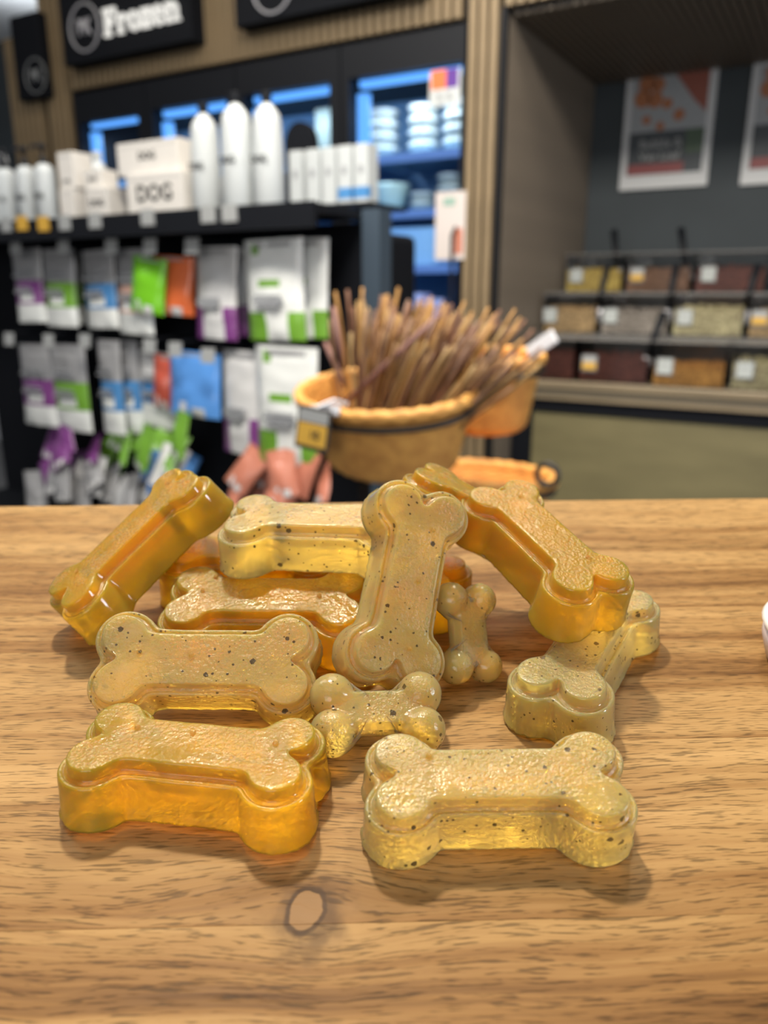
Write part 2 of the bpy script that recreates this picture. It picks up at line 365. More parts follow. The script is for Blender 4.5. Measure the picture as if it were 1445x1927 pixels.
# ------------------------------------------------------------------ gondola with hanging bags
GV = 1.60
gd = empty('gondola_rack', S(0, 0, 0), 'black shop shelving rack with pegs of bags and a top shelf of white toiletries', 'rack')
GU0, GU1 = -2.75, -1.09
MB().box(GU0, GU1, GV + .20, GV + .23, 0, 1.37).build('back_panel', M['black_matte'], gd)
MB().box(GU1 + .003, GU1 + .055, GV + .17, GV + .23, 0, 1.40).build('end_panel', M['navy'], gd)
MB().box(GU0, GU1 - .002, GV - .02, GV + .22, 1.378, 1.399).build('top_shelf', M['black'], gd)
MB().box(GU0, GU1 - .002, GV - .035, GV - .02, 1.345, 1.402).build('price_rail', M['black'], gd)
MB().box(GU0, GU1 - .002, GV - .1, GV + .2, 0, .46).build('base_bin', M['black_matte'], gd)
MB().box(GU0, GU1 - .002, GV - .12, GV - .1, .40, .49).build('bin_lip', M['black'], gd)
tagm = MB().box(-.024, .024, -.002, 0, -.020, .020).mesh('price_tag', M['paper'])
tagy = MB().box(-.024, .024, -.002, 0, -.020, .020).mesh('price_tag', M['yellow_paper'])
SHZ = 1.400
def ptag(px, py, v, me, parent=gd, rx=0):
    u, z = at(px, py, v)
    o = bpy.data.objects.new('price_tag', me); C.objects.link(o); o.parent = parent; o.location = (u, v, z); o.rotation_euler = (rx, 0, 0)
for px, py, me in ((12, 423, tagm), (42, 420, tagy), (82, 421, tagy), (122, 419, tagm), (179, 415, tagm), (278, 409, tagm), (392, 403, tagm), (432, 401, tagm)):
    ptag(px, py, GV - .037, me)
hookm = {}
def hook(px, py, v, sx=1.0):
    u, z = at(px, py, v); z += .018
    h_ = MB().tube([(u, GV + .202, z), (u, v + .004, z), (u, v, z + .008)], .003, 6).build('peg_hook', M['black'], gd)
    o = bpy.data.objects.new('price_tag', tagm); C.objects.link(o); o.parent = gd; o.location = (u, v - .001, z - .02); o.rotation_euler = (R(-8), 0, 0)
    return u, z
HV = GV + .02
for px, py in ((30, 462), (120, 462), (210, 462), (283, 462), (362, 462), (18, 637), (92, 640), (160, 640), (282, 650), (330, 656), (392, 668)):
    hook(px, py, HV - .02)
def bag_mesh(w_, h_, t_, bands, gus=0.0):
    """stand-up pouch hanging by its header: pillow section, crimped top, bands of colour from the bottom up"""
    nz, nx = 28, 9; mb = MB(); front = []; back = []
    for j in range(nz + 1):
        q = j / nz; z = q * h_
        th = t_ * (math.sin(math.pi * min(1, q * .92 + .08)) ** .55) * (1.15 - .75 * q) if q < .9 else t_ * .06
        ww = w_ * (1 - .03 * math.sin(math.pi * q))
        fr = []; bk = []
        for i in range(nx):
            p = i / (nx - 1); x_ = (p - .5) * ww
            e = (math.sin(math.pi * p)) ** .6 if 0 < p < 1 else 0
            wr = .05 * t_ * noise.noise(Vector((x_ * 40 + w_ * 99, z * 25, 3 * h_)))
            fr.append((x_, -th * e * .6 - wr * e * 4, z)); bk.append((x_, th * e * .4 + .0006, z))
        front.append(fr); back.append(bk)
    n0 = 0
    for k, rows in ((0, front), (1, back)):
        n0 = len(mb.v)
        for r in rows: mb.v += r
        for j in range(nz):
            q = (j + .5) / nz
            for i in range(nx - 1):
                p = (i + .5) / (nx - 1)
                mi = 0
                for (a, c, x0, x1, m_) in bands:
                    if a <= q < c and x0 <= p < x1: mi = m_
                a = n0 + j * nx + i; f_ = [a, a + 1, a + nx + 1, a + nx]
                mb.f.append(f_ if k == 0 else f_[::-1]); mb.mi.append(mi)
    n1 = n0
    for i0 in (0, nx - 1):                                        # seams down the sides
        for j in range(nz):
            f_ = [j * nx + i0, (j + 1) * nx + i0, n1 + (j + 1) * nx + i0, n1 + j * nx + i0]
            mb.f.append(f_ if i0 == 0 else f_[::-1]); mb.mi.append(0)
    return mb
SCHEME = {
 'std': lambda c: ([(0, .24, 0, 1, 1), (.24, .58, 0, 1, 2), (.58, .95, 0, 1, 0), (.95, 1, 0, 1, 3), (.27, .40, .3, .75, 1)], ['grey', 'bright', c, 'grey']),
 'big': lambda c: ([(0, .30, 0, .33, 2), (0, .30, .78, 1, 2), (0, .30, .33, .78, 1), (.30, .95, 0, 1, 0), (.52, .60, .3, .62, 2), (.86, .96, .12, .26, 2)], ['bright', 'bright', c, 'bright']),
 'bigp': lambda c: ([(0, .34, 0, .30, 2), (0, .34, .8, 1, 2), (0, .34, .30, .8, 1), (.34, .96, 0, 1, 0)], ['white', 'white', c, 'white']),
 'solid': lambda c: ([(0, .22, .2, .4, 1), (0, .15, .5, .8, 1), (.22, 1, 0, 1, 2)], [c, 'white', c, c]),
 'white': lambda c: ([(0, .32, 0, 1, 1), (.32, .62, .1, .8, 2), (.62, 1, 0, 1, 0)], ['white', 'bright', c, 'white'])}
def bag(x0, x1, y0, y1, v, scheme, col, label, grp, tilt=0.0, yaw=0.0):
    u0, zt = at(x0, (y0 + y1) / 2, v); u1, _ = at(x1, (y0 + y1) / 2, v)
    cx = (x0 + x1) / 2; uc, zt = at(cx, y0, v); _, zb = at(cx, y1, v)
    bands, cols = SCHEME[scheme](col)
    o = empty('treat_bag', S(uc, v, zb), label, 'bag', grp, rot=(R(rnd.uniform(-3, 1)), tilt + R(rnd.uniform(-1.5, 1.5)), -SY + yaw + R(rnd.uniform(-10, 8))))
    bm_ = bag_mesh(u1 - u0, zt - zb, .035, bands)
    pch = bm_.build('pouch', [M['bag_' + c] for c in cols], o, True)
    w_, h_ = u1 - u0, zt - zb
    MB().box(-w_*.3, w_*.3, -.0035, -.001, h_*.93, h_*.97).build('header_strip', M['bag_grey'], o)
    if scheme in ('big', 'bigp'):
        for k, (zz, ww) in enumerate(((.44, .30), (.40, .34), (.36, .26))):
            MB().box(-w_*ww*.9, w_*ww*.6, -.0335 + .012*zz, -.02, h_*zz - .005, h_*zz + .004).build('printed_line', M['grey_print'], o)
    elif scheme != 'solid':
        for k, (zz, ww) in enumerate(((.70, .28), (.64, .34), (.47, .25), (.42, .3))):
            MB().box(-w_*ww, w_*ww*.8, -.030 + .012*zz, -.016, h_*zz - .004, h_*zz + .003).build('printed_line', M['grey_print'] if scheme != 'solid' else M['bag_white'], o)
    return o
g1, g2 = 'treat bags on the upper row of pegs', 'treat bags on the lower row of pegs'
B1 = GV + .06
bag(20, 72, 468, 606, B1, 'std', 'purple', 'grey and white bag with purple band, leftmost on the upper pegs', g1)
bag(70, 134, 468, 614, B1, 'std', 'green', 'grey and white bag with green band on the upper pegs, beside the leftmost purple one', g1)
bag(98, 150, 474, 608, B1 + .05, 'std', 'green', 'dark-edged green-banded bag hanging just behind the upper green bag', g1)
bag(145, 217, 470, 617, B1, 'std', 'blue', 'grey and white bag with blue band on the upper pegs', g1)
bag(205, 282, 468, 628, B1 - .01, 'std', 'peach', 'white bag with peach orange band on the upper pegs', g1)
bag(240, 296, 484, 588, B1 - .035, 'solid', 'lime', 'bright lime green bag hanging tilted on the upper pegs', g1, R(8))
bag(286, 354, 482, 592, B1 + .01, 'solid', 'orange', 'vivid orange-red bag hanging on the upper pegs', g1, R(4))
bag(357, 440, 464, 638, B1, 'bigp', 'purple', 'large white bag with purple lower corners on the upper pegs', g1)
bag(395, 462, 468, 632, B1 + .07, 'bigp', 'purple', 'second purple-cornered bag, half hidden behind the large one on the upper pegs', g1)
bag(462, 570, 450, 640, B1 - .02, 'big', 'green', 'large bright white bag with green bottom at the right end of the upper pegs', g1)
bag(520, 612, 448, 634, B1 + .03, 'big', 'green', 'rearmost white and green bag behind the large one at the upper right end', g1, R(2))
bag(24, 98, 648, 797, B1, 'std', 'purple', 'white bag with purple band, leftmost on the lower pegs', g2)
bag(86, 160, 648, 807, B1 - .01, 'std', 'green', 'white bag with green band, second on the lower pegs', g2)
bag(178, 224, 640, 813, B1, 'std', 'blue', 'narrow white bag with blue band on the lower pegs', g2)
bag(222, 258, 640, 811, B1 + .03, 'std', 'blue', 'narrow blue-banded bag behind the first narrow blue one on the lower pegs', g2)
bag(254, 318, 662, 802, B1 + .04, 'white', 'blue', 'white bag with dim blue panel hanging tilted on the lower pegs', g2, R(5))
bag(282, 318, 668, 765, B1 + .02, 'solid', 'red', 'slim red bag squeezed between blue bags on the lower pegs', g2, R(8))
bag(314, 404, 662, 782, B1, 'solid', 'skyblue', 'sky blue bag with white foot on the lower pegs', g2, R(3))
bag(405, 492, 660, 852, B1, 'bigp', 'purple', 'large white bag with purple lower corner on the lower pegs', g2)
bag(478, 592, 652, 872, B1 - .03, 'big', 'green', 'large white bag with green panel at the right end of the lower pegs', g2)
# jumbled small bags lying in the base bin
g3 = 'small bags heaped in the base bin'
heap = [('purple', 'purple', 8, (75, 178), (805, 905)), ('green', 'green', 8, (180, 335), (810, 920)), ('sky blue', 'skyblue', 3, (262, 340), (880, 935)),
        ('salmon pink', 'salmon', 9, (415, 605), (862, 945)), ('dark grey', 'grey', 7, (45, 250), (890, 950)), ('white', 'white', 5, (100, 330), (870, 940))]
meshes = {}
for word, c, n, (xa, xb), (ya, yb) in heap:
    bands, cols = SCHEME['white' if c in ('none',) else 'solid'](c)
    me = bag_mesh(.085, .13, .03, bands).mesh('small_bag', [M['bag_' + q] for q in cols], True)
    for i in range(n):
        px = xa + (xb - xa) * (i + .5) / n + rnd.uniform(-8, 8); py = rnd.uniform(ya, yb)
        vv = GV - .06 + rnd.uniform(0, .2)
        uu, zz = at(px, py, vv)
        o = bpy.data.objects.new('small_bag', me); C.objects.link(o)
        o.location = S(uu, vv, zz - .05); o.rotation_euler = (R(rnd.uniform(-45, -10)), R(rnd.uniform(-35, 35)), -SY + R(rnd.uniform(-30, 30)))
        ORD = ('first', 'second', 'third', 'fourth', 'fifth', 'sixth', 'seventh', 'eighth', 'ninth')
        tag(o, f'small {word} bag in the base bin heap, {ORD[i]} of its colour from the left', 'bag', f'small {word} bags in the base bin')

# ------------------------------------------------------------------ toiletries on the top shelf
def on_shelf(px, v): return S(at(px, 400, v)[0], v, SHZ)
def pump_bottle(px, v, lab):
    o = empty('pump_bottle', on_shelf(px, v), lab, 'bottle', 'white pump bottles on the top shelf')
    MB().lathe([(.024, 0), (.027, .004), (.027, .105), (.024, .118), (.012, .126)], 20).build('body', M['white'], o, True)
    p = MB().lathe([(.011, .124), (.011, .138), (.004, .139), (.004, .158), (.010, .159), (.010, .168)], 12).build('pump', M['black'], o, True)
    MB().tube([(0, 0, .164), (-.018, -.014, .164), (-.024, -.019, .158)], .004, 6).build('nozzle', M['black'], p)
    text('DOG', .018, o, (0, -.0275, .055), M['print'], bold=.0003, ext=.0004); o.scale = (1.08, 1.08, 1.28)
for px, v, lab in ((20, GV + .03, 'white pump bottle, second from the left edge on the top shelf'), (57, GV + .03, 'white pump bottle, third from the left edge on the top shelf'),
                   (92, GV + .03, 'white pump bottle standing next to the tall beige carton'), (-8, GV + .0, 'white pump bottle cut by the left edge of the top shelf')):
    pump_bottle(px, v, lab)
def carton(px, v, z, w_, d_, h_, lab, word, ts, m=None, grp=None, tz=.5, name='soap_carton'):
    loc = on_shelf(px, v); loc.z = z
    o = empty(name, loc, lab, 'box', grp)
    MB().box(-w_/2, w_/2, 0, d_, 0, h_).build('carton_body', m or M['card'], o, bevel=.002)
    MB().box(-w_/2 + .004, w_/2 - .004, -.0006, .0006, h_*.86, h_*.87).build('lid_seam', M['grey_print'], o)
    if word: text(word, ts, o, (0, -.001, h_ * tz), M['print'], bold=ts * .02, ext=.0004)
    return o
carton(128, GV + .03, SHZ, .062, .09, .088, 'beige carton under the tall one, right of the pump bottles', None, .02)
carton(132, GV + .035, SHZ + .089, .066, .07, .098, 'tall beige carton stacked beside the pump bottles', 'DOG', .012, tz=.2)
carton(184, GV + .02, SHZ, .088, .08, .082, 'small white carton reading DOG left of the big one', 'DOG', .026)
carton(180, GV + .04, SHZ + .083, .075, .06, .05, 'small low carton lettered DOG on top of the small white carton', 'DOG', .014)
carton(293, GV + .01, SHZ, .205, .16, .104, 'big white carton with bold black DOG on the top shelf', 'DOG', .058)
carton(284, GV + .03, SHZ + .105, .225, .14, .082, 'flat white carton reading DOG lying on the big carton', 'DOG', .028, tz=.55)
for px, lab in ((157, 'white flask left of two behind the low cartons'), (192, 'white flask right of two behind the low cartons')):
    o = empty('flask', on_shelf(px, GV + .16), lab, 'bottle', 'white flasks behind the cartons')
    MB().lathe([(.028, 0), (.031, .004), (.031, .15), (.02, .17), (.012, .18), (.012, .19)], 18).build('body', M['white'], o, True)
    MB().lathe([(.014, .186), (.014, .205)], 12).build('cap', M['white'], o)
for px, v, h_, lab in ((393, GV + .04, .236, 'tall white bottle reading DOG, left of the three tall ones'), (452, GV + .02, .243, 'tallest white bottle reading DOG, middle of the three tall ones'),
                   (509, GV + .03, .236, 'tall white bottle with black cap, right of the three tall ones')):
    o = empty('shampoo_bottle', on_shelf(px, v), lab, 'bottle', 'tall white bottles on the top shelf')
    r_ = .041 if px == 452 else .0385
    MB().lathe([(r_*.93, 0), (r_, .006), (r_*.97, h_*.5), (r_*.9, h_*.80), (r_*.8, h_*.88), (r_*.5, h_*.95), (.012, h_*.98), (.011, h_)], 24).build('body', M['white'], o, True)
    MB().lathe([(.012, h_ - .003), (.014, h_ + .02), (.011, h_ + .022)], 14).build('cap', M['black'], o)
    text('DOG', .022, o, (0, -r_ - .0004, h_ * .45), M['print'], bold=.0004, ext=.0005)
u, z = at(8, 290, GV + .2)
o = empty('bent_tube_hanger', S(u - .03, GV + .2, SHZ), 'pale bent tube arching behind the pump bottles at the left edge', 'hanger')
MB().tube([(-.02, 0, 0), (-.02, 0, .21)] + [(-.02 + .026 - .026*math.cos(R(a)), 0, .21 + .04*math.sin(R(a))) for a in range(20, 181, 20)] + [(.038, 0, .16)], .009, 10).build('tube', mat('grey tube', (.33, .33, .33), .4), o, True)
MB().box(.026, .05, -.012, .012, .135, .165).build('tip', M['silver'], o)

# ------------------------------------------------------------------ cartons on the stand behind, black board
BV = 2.02
us0, zt = at(535, 383, BV); us1, _ = at(737, 440, BV)
zt = at(610, 384, BV)[1]
sd = empty('display_stand', S(us0, BV, 0), 'black display stand with a narrow post behind the twig basket', 'stand')
ur = us1 - us0; up_ = at(697, 384, BV)[0] - us0
MB().box(0, up_, 0, .22, zt - .012, zt).build('top_shelf', M['black'], sd)
pu = at(668, 400, BV)[0] - us0
MB().box(pu - .022, pu + .022, .05, .09, 0, zt - .012).build('post', M['black'], sd)
zb_ = at(690, 440, BV)[1]
MB().box(at(642, 500, BV)[0] - us0, ur, -.02, .16, 0, zb_).build('lower_cabinet', M['black_matte'], sd, bevel=.02)
for k, (px, lab, c) in enumerate(((556, 'white carton with grey mark, leftmost of the row behind the tall bottles', 0), (588, 'white carton with grey mark, second of the row behind the tall bottles', 0),
                            (618, 'white carton with grey mark, middle of the row behind the tall bottles', 0), (648, 'white carton with blue foot, fourth of the row behind the tall bottles', 1), (679, 'white carton with blue foot at the right end of the row', 1))):
    uu, _ = at(px, 340, BV + .01)
    o = empty('small_carton', S(uu, BV + .01, zt), lab, 'box', 'white cartons on the stand behind')
    h_ = .155
    MB().box(-.0225, .0225, 0, .06, 0, h_).build('carton_body', M['white'], o, bevel=.002)
    if c: MB().box(-.0228, .0228, -.0006, .02, .012, .042).build('blue_band', M['bag_blue'], o)
    MB().lathe([(.012, 0), (.012, .002)], 14, (0, 0, 0), .7, 1).build('grey_mark', M['grey_print'], o, loc=(0, 0, .09)).rotation_euler = (R(90), 0, 0)
uu, zz = at(570, 300, BV + .15)
o = empty('round_topped_board', S(uu, BV + .13, zt), 'black round-topped board rising behind the row of white cartons', 'board')
pts = [(-.056, 0), (.056, 0)] + [(.056*math.cos(R(a)), .195 + .066*math.sin(R(a))) for a in range(0, 181, 15)]
MB().rings([[(x_, y_, z_) for x_, z_ in pts] for y_ in (0, .03)]).build('board', M['black_matte'], o)
MB().box(-.05, .05, -.02, .05, 0, .008).build('foot', M['black'], o)

# ------------------------------------------------------------------ baskets
def basket(name, v, pxl, pxr, pyrim, hgt, lab, sy=.8, tilt=0, n=48, rows=22, taper=.72):
    ul, zr = at(pxl, pyrim, v); ur_, _ = at(pxr, pyrim, v)
    rx = (ur_ - ul) / 2
    o = empty(name, S((ul + ur_) / 2, v + hgt * math.sin(R(tilt)), zr - hgt * math.cos(R(tilt))), lab, 'basket', rot=(R(tilt), 0, -SY))
    ry = rx * sy
    wv = MB(); prof = []
    for j in range(rows * 2 + 1):
        q = j / (rows * 2); k = taper + (1 - taper) * q ** .8
        if q < .12: k *= .86 + .14 * math.sin(math.pi / 2 * q / .12)
        row = []
        for i in range(n * 2):
            a = 2 * math.pi * i / (n * 2)
            wob = .0022 * (1 if (i // 2 + j // 2) % 2 else -1) * (1 if j % 2 else .3)
            row.append(((rx * k + wob) * math.cos(a), (ry * k + wob) * math.sin(a), hgt * q))
        prof.append(row)
    inner = [[(p[0] * .955, p[1] * .955, max(p[2], .008)) for p in r] for r in prof[::-1]]
    wv.rings(prof + inner, True, 0, True, True)
    wv.build('woven_wall', M['wicker'], o, True)
    rim = MB()
    for s_ in (0, 1):
        rim.tube([((rx + .002) * math.cos(2*math.pi*i/64), (ry + .002) * math.sin(2*math.pi*i/64), hgt + .004 * math.sin(2*math.pi*i*14/64 + s_*math.pi)) for i in range(64)], .010, 8, closed=True)
    rim.build('braided_rim', M['wicker'], o, True)
    bd = MB(); hb = hgt * .84; kk = taper + (1 - taper) * .84 ** .8
    bd.tube([((rx * kk + .008) * math.cos(2*math.pi*i/48), (ry * kk + .008) * math.sin(2*math.pi*i/48), hb) for i in range(48)], .006, 8, closed=True)
    bd.build('holder_ring', M['band'], o, True)
    return o, rx, ry
BK = 1.28
bk1, rx, ry = basket('wicker_basket', BK, 578, 882, 728, .158, 'front orange wicker basket full of brown twig chews', .68, 14)
bk2, rx2, ry2 = basket('wicker_basket', 1.62, 806, 1016, 668, .165, 'second orange wicker basket behind and right of the twig basket', .7, 6)
bk3, rx3, ry3 = basket('wicker_basket', 1.50, 800, 1040, 880, .13, 'low orange wicker basket half hidden behind the board', .7)
# stand holding the baskets
bs = empty('basket_stand', S(0, 0, 0), 'black tubular stand carrying the wicker baskets', 'stand')
c1 = Vector((at(730, 740, BK)[0], BK)); c2 = Vector((at(911, 680, 1.62)[0], 1.62))
pu, pv = c2.x - .155, BK + .26
MB().box(pu - .02, pu + .02, pv - .02, pv + .02, 0, .99).build('post', M['navy'], bs)
pl = at(668, 880, BK + .05)[0]
MB().box(pl - .05, pl + .02, BK + .03, BK + .08, 0, .865).build('post', M['black'], bs)
for cc, zz in ((c1, at(730, 735, BK)[1] - .03), (c2, at(911, 668, 1.62)[1] - .03)):
    MB().tube([(pu, pv, zz - .02), ((pu + cc.x)/2, (pv + cc.y)/2, zz - .05), (cc.x, cc.y + .02, zz - .145)], .008, 8).build('arm', M['black'], bs)
uu, zz = at(1030, 893, 1.45)
MB().tube([(uu + .022*math.cos(R(a)), 1.45, zz + .022*math.sin(R(a))) for a in range(0, 360, 30)], .006, 8, closed=True).build('ring_handle', M['band'], bs, True)
# twig chews
sticks = []
for k in range(9):
    L = .245 + .02 * (k % 4); pts = []; rr = []
    for i in range(7):
        q = i / 6
        pts.append((.006 * noise.noise(Vector((q * 2.2, k * 7.1, 0))) + .004 * math.sin(q * 3 + k), .006 * noise.noise(Vector((q * 2.2, k * 7.1, 9))), q * L))
        rr.append(.0036 * (1 + .25 * noise.noise(Vector((q * 5, k * 3.3, 4)))) * (1.0 - .2 * q))
    c = [(.42, .25, .10), (.30, .15, .07), (.52, .32, .12), (.24, .11, .06), (.56, .37, .16), (.38, .21, .09), (.32, .19, .13), (.48, .25, .07), (.29, .16, .09)][k]
    sticks.append(MB().tube(pts, rr, 6).mesh('twig_chew', vary(mat(f'dried twig {k}', tuple(q * .82 for q in c), .6), 60, .35, (1, 1, .3)), True))
zr = bk1.location.z
for i in range(290):
    a = rnd.uniform(0, 2 * math.pi); rr_ = math.sqrt(rnd.random())
    fx, fy = -.012 + rx * .62 * rr_ * math.cos(a), ry * .45 * rr_ * math.sin(a)
    lean = R(11) + (fx + rx * .6) / rx * R(27) + R(rnd.gauss(0, 7))
    side = R(rnd.gauss(0, 7))
    o = bpy.data.objects.new('twig_chew', sticks[i % 9]); C.objects.link(o)
    p = Vector(bk1.location) + Matrix.Rotation(-SY, 3, 'Z') @ Matrix.Rotation(R(14), 3, 'X') @ Vector((fx * .8, fy, .02 + rnd.uniform(0, .035)))
    o.matrix_world = Matrix.Translation(p) @ Matrix.Rotation(-SY, 4, 'Z') @ Matrix.Rotation(lean, 4, 'Y') @ Matrix.Rotation(side, 4, 'X') @ Matrix.Rotation(rnd.uniform(0, 6), 4, 'Z')
    tag(o, 'thin dried brown twig chew standing in the front wicker basket', 'chew', 'twig chews bundled in the front basket')
for px0, py0, px1, py1, lab in ((650, 700, 627, 578, 'reddish lone twig chew leaning left out of the front basket'), (652, 730, 612, 645, 'dark lone twig chew at the left rim of the front basket'), (650, 758, 830, 590, 'long mauve twig chew lying slanted across the front of the bundle')):
    va = BK - (.06 if px1 > 700 else -.02)
    a_ = S(*(lambda q: (q[0], va, q[1]))(at(px0, py0, va))); b_ = S(*(lambda q: (q[0], va + .02, q[1]))(at(px1, py1, va + .02)))
    d_ = b_ - a_
    o = MB().tube([(0, 0, 0), (.002, .001, d_.length * .5), (0, 0, d_.length)], [.0055, .0055, .005], 7).build('twig_chew', mat('mauve twig', (.24, .12, .10), .55), None, True)
    o.matrix_world = Matrix.Translation(a_) @ d_.to_track_quat('Z', 'Y').to_matrix().to_4x4()
    tag(o, lab, 'chew', 'lone twig chews in the front basket')
# tags on the baskets
uu, zz = at(588, 808, BK - .16)
t_ = empty('price_card_holder', S(uu, BK - .16, zz), 'grey framed yellow price card clipped to the front basket', 'price card', rot=(R(-6), R(6), -SY))
MB().box(-.036, .036, 0, .003, -.038, .040).build('frame', M['band'], t_, bevel=.002)
MB().box(-.031, .031, -.001, .0005, .012, .034).build('white_strip', M['paper'], t_)
MB().box(-.031, .031, -.001, .0005, -.030, .010).build('yellow_label', M['yellow_paper'], t_)
text('10', .022, t_, (.006, -.002, -.010), M['print'], bold=.0004, ext=.0003)
MB().tube([(0, .002, .038), (.02, .03, .055), (.035, .05, .05)], .004, 6).build('clip', M['silver'], t_)
uu, zz = at(613, 772, BK - .13)
o = MB().box(-.034, .034, -.004, .004, -.010, .010).build('clip_tag', M['silver'], None, bevel=.003); o.location = S(uu, BK - .135, zz); o.rotation_euler = (R(-25), R(-4), -SY)
tag(o, 'small shiny white tag on the left rim of the front basket', 'tag')
uu, zz = at(1025, 648, 1.60)
o = MB().box(-.035, .035, -.004, .004, -.016, .016).build('foil_tag', M['silver'], None, bevel=.003); o.location = S(uu, 1.58, zz); o.rotation_euler = (R(-15), R(-35), -SY)
tag(o, 'silver foil tag sticking out right of the second basket', 'tag')

# ------------------------------------------------------------------ niche: posters, counter, bulk bins
def poster(x0, x1, y0, y1, lab, variant):
    v = VN - .004
    u0, zt_ = at(x0, y0, v); u1, zb_ = at(x1, y1, v); w_ = u1 - u0; h_ = zt_ - zb_
    o = empty('poster', S(u0, v, zb_), lab, 'poster')
    MB().box(0, w_, -.012, .003, 0, h_).build('frame', mat('poster white', (.62, .63, .64), .5), o)
    f_ = -.0135
    MB().box(.028, w_ - .03, f_, -.012, .06, h_ * .48).build('dark_panel', mat('slate print', (.055, .065, .075), .5), o)
    MB().box(.028, w_ - .03, f_, -.012, h_ * .48, h_ - .03).build('pale_panel', M['steel_print'], o)
    for (cx, cz, r_) in ((.24, .88, .10), (.36, .86, .08), (.20, .76, .10), (.34, .74, .09), (.48, .70, .06), (.62, .60, .065), (.26, .58, .05), (.42, .52, .05)):
        k = 12
        MB().rings([[(cx * w_ + r_ * w_ * math.cos(2*math.pi*i/k), y_, cz * h_ + r_ * w_ * math.sin(2*math.pi*i/k)) for i in range(k)] for y_ in (f_ - .0008, f_)]).build('food_print', M['food'], o)
    tri = MB().rings([[(w_ - .032, y_, h_ - .035), (w_ * .55, y_, h_ - .035), (w_ * .78, y_, h_ * .70), (w_ - .032, y_, h_ * .60)] for y_ in (f_ - .0008, f_)])
    tri.build('red_food_print', mat('brick food', (.30, .09, .06), .5), o)
    MB().box(.032, w_ * .72, f_ - .0006, f_, .062, .105).build('red_strip', mat('dull red', (.26, .06, .06), .5), o)
    MB().box(w_ * .72, w_ - .034, f_ - .0006, f_, h_ * .28, h_ * .48).build('green_print', mat('herb', (.07, .11, .07), .5), o)
    text('Bubble &' if variant == 0 else 'Pick', .05, o, (w_ * .44, f_ - .001, h_ * .375), M['paper'], bold=.001, ext=.0004)
    text('Veg Loaf' if variant == 0 else 'Mix', .05, o, (w_ * .44, f_ - .001, h_ * .27), M['paper'], bold=.001, ext=.0004)
poster(1183, 1330, 136, 349, 'white-framed food poster with orange pieces on the niche wall', 0)
poster(1420, 1572, 113, 338, 'second white-framed poster cut by the right edge of the picture', 1)
CV, CZ = 2.99, .86
ct = empty('bulk_counter', S(0, 0, 0), 'oak-topped counter with black frame and pale wood front in the niche', 'counter')
CU0 = UN + .022
MB().box(CU0, 1.15, CV, VN - .02, CZ - .028, CZ).build('worktop', M['counter_wood'], ct, bevel=.003)
MB().box(CU0, 1.15, CV - .006, CV + .02, CZ - .052, CZ - .034).build('edge_rail', mat('dark oak rail', (.12, .10, .07), .5), ct)
MB().box(CU0, 1.15, CV, CV + .03, CZ - .072, CZ - .053).build('lower_rail', M['counter_wood'], ct)
MB().box(CU0, 1.15, CV + .02, CV + .06, CZ - .125, CZ - .073).build('black_rail', M['black_matte'], ct)
MB().box(CU0, CU0 + .085, CV + .02, CV + .06, 0, CZ - .126).build('black_stile', M['black_matte'], ct)
MB().box(CU0 + .086, 1.15, CV + .03, CV + .06, .06, CZ - .126).build('front_panel', M['panel_wood'], ct)
MB().box(CU0 + .02, 1.15, CV + .08, CV + .10, 0, .06).build('plinth', M['black'], ct)
MB().box(CU0, 1.15, CV + .27, VN - .02, CZ, CZ + .17).build('riser', M['riser'], ct)
MB().box(CU0, 1.15, CV + .55, VN - .02, CZ + .17, CZ + .335).build('riser', M['riser'], ct)
KG = 1.7
KC = {'maroon': (.09, .03, .022), 'tan': (.35, .24, .12), 'cream': (.42, .34, .20), 'ginger': (.42, .19, .05), 'brown': (.14, .075, .045), 'dark': (.05, .04, .035), 'gold': (.45, .28, .07), 'ash': (.25, .22, .19)}
KM = {k: vary(mat('kibble ' + k, tuple(q * KG for q in c), .6), 70, .6) for k, c in KC.items()}
def kibble_mesh(w_, d_, h_, m, seed):
    r = random.Random(seed); mb = MB()
    mb.box(-w_/2 + .006, w_/2 - .006, .006, d_ - .006, .004, h_ * .8)
    for i in range(90):
        x_, y_ = r.uniform(-w_/2 + .014, w_/2 - .014), r.uniform(.012, d_ - .02)
        mb.sphere((x_, y_, h_ * .8 + r.uniform(-.006, .012)), r.uniform(.007, .011), 6, 4, (1, r.uniform(.6, 1), r.uniform(.5, .9)))
    for i in range(40):
        mb.sphere((r.uniform(-w_/2 + .014, w_/2 - .014), .009, r.uniform(.01, h_ * .8)), r.uniform(.007, .010), 6, 4, (1, .4, .8))
    return mb
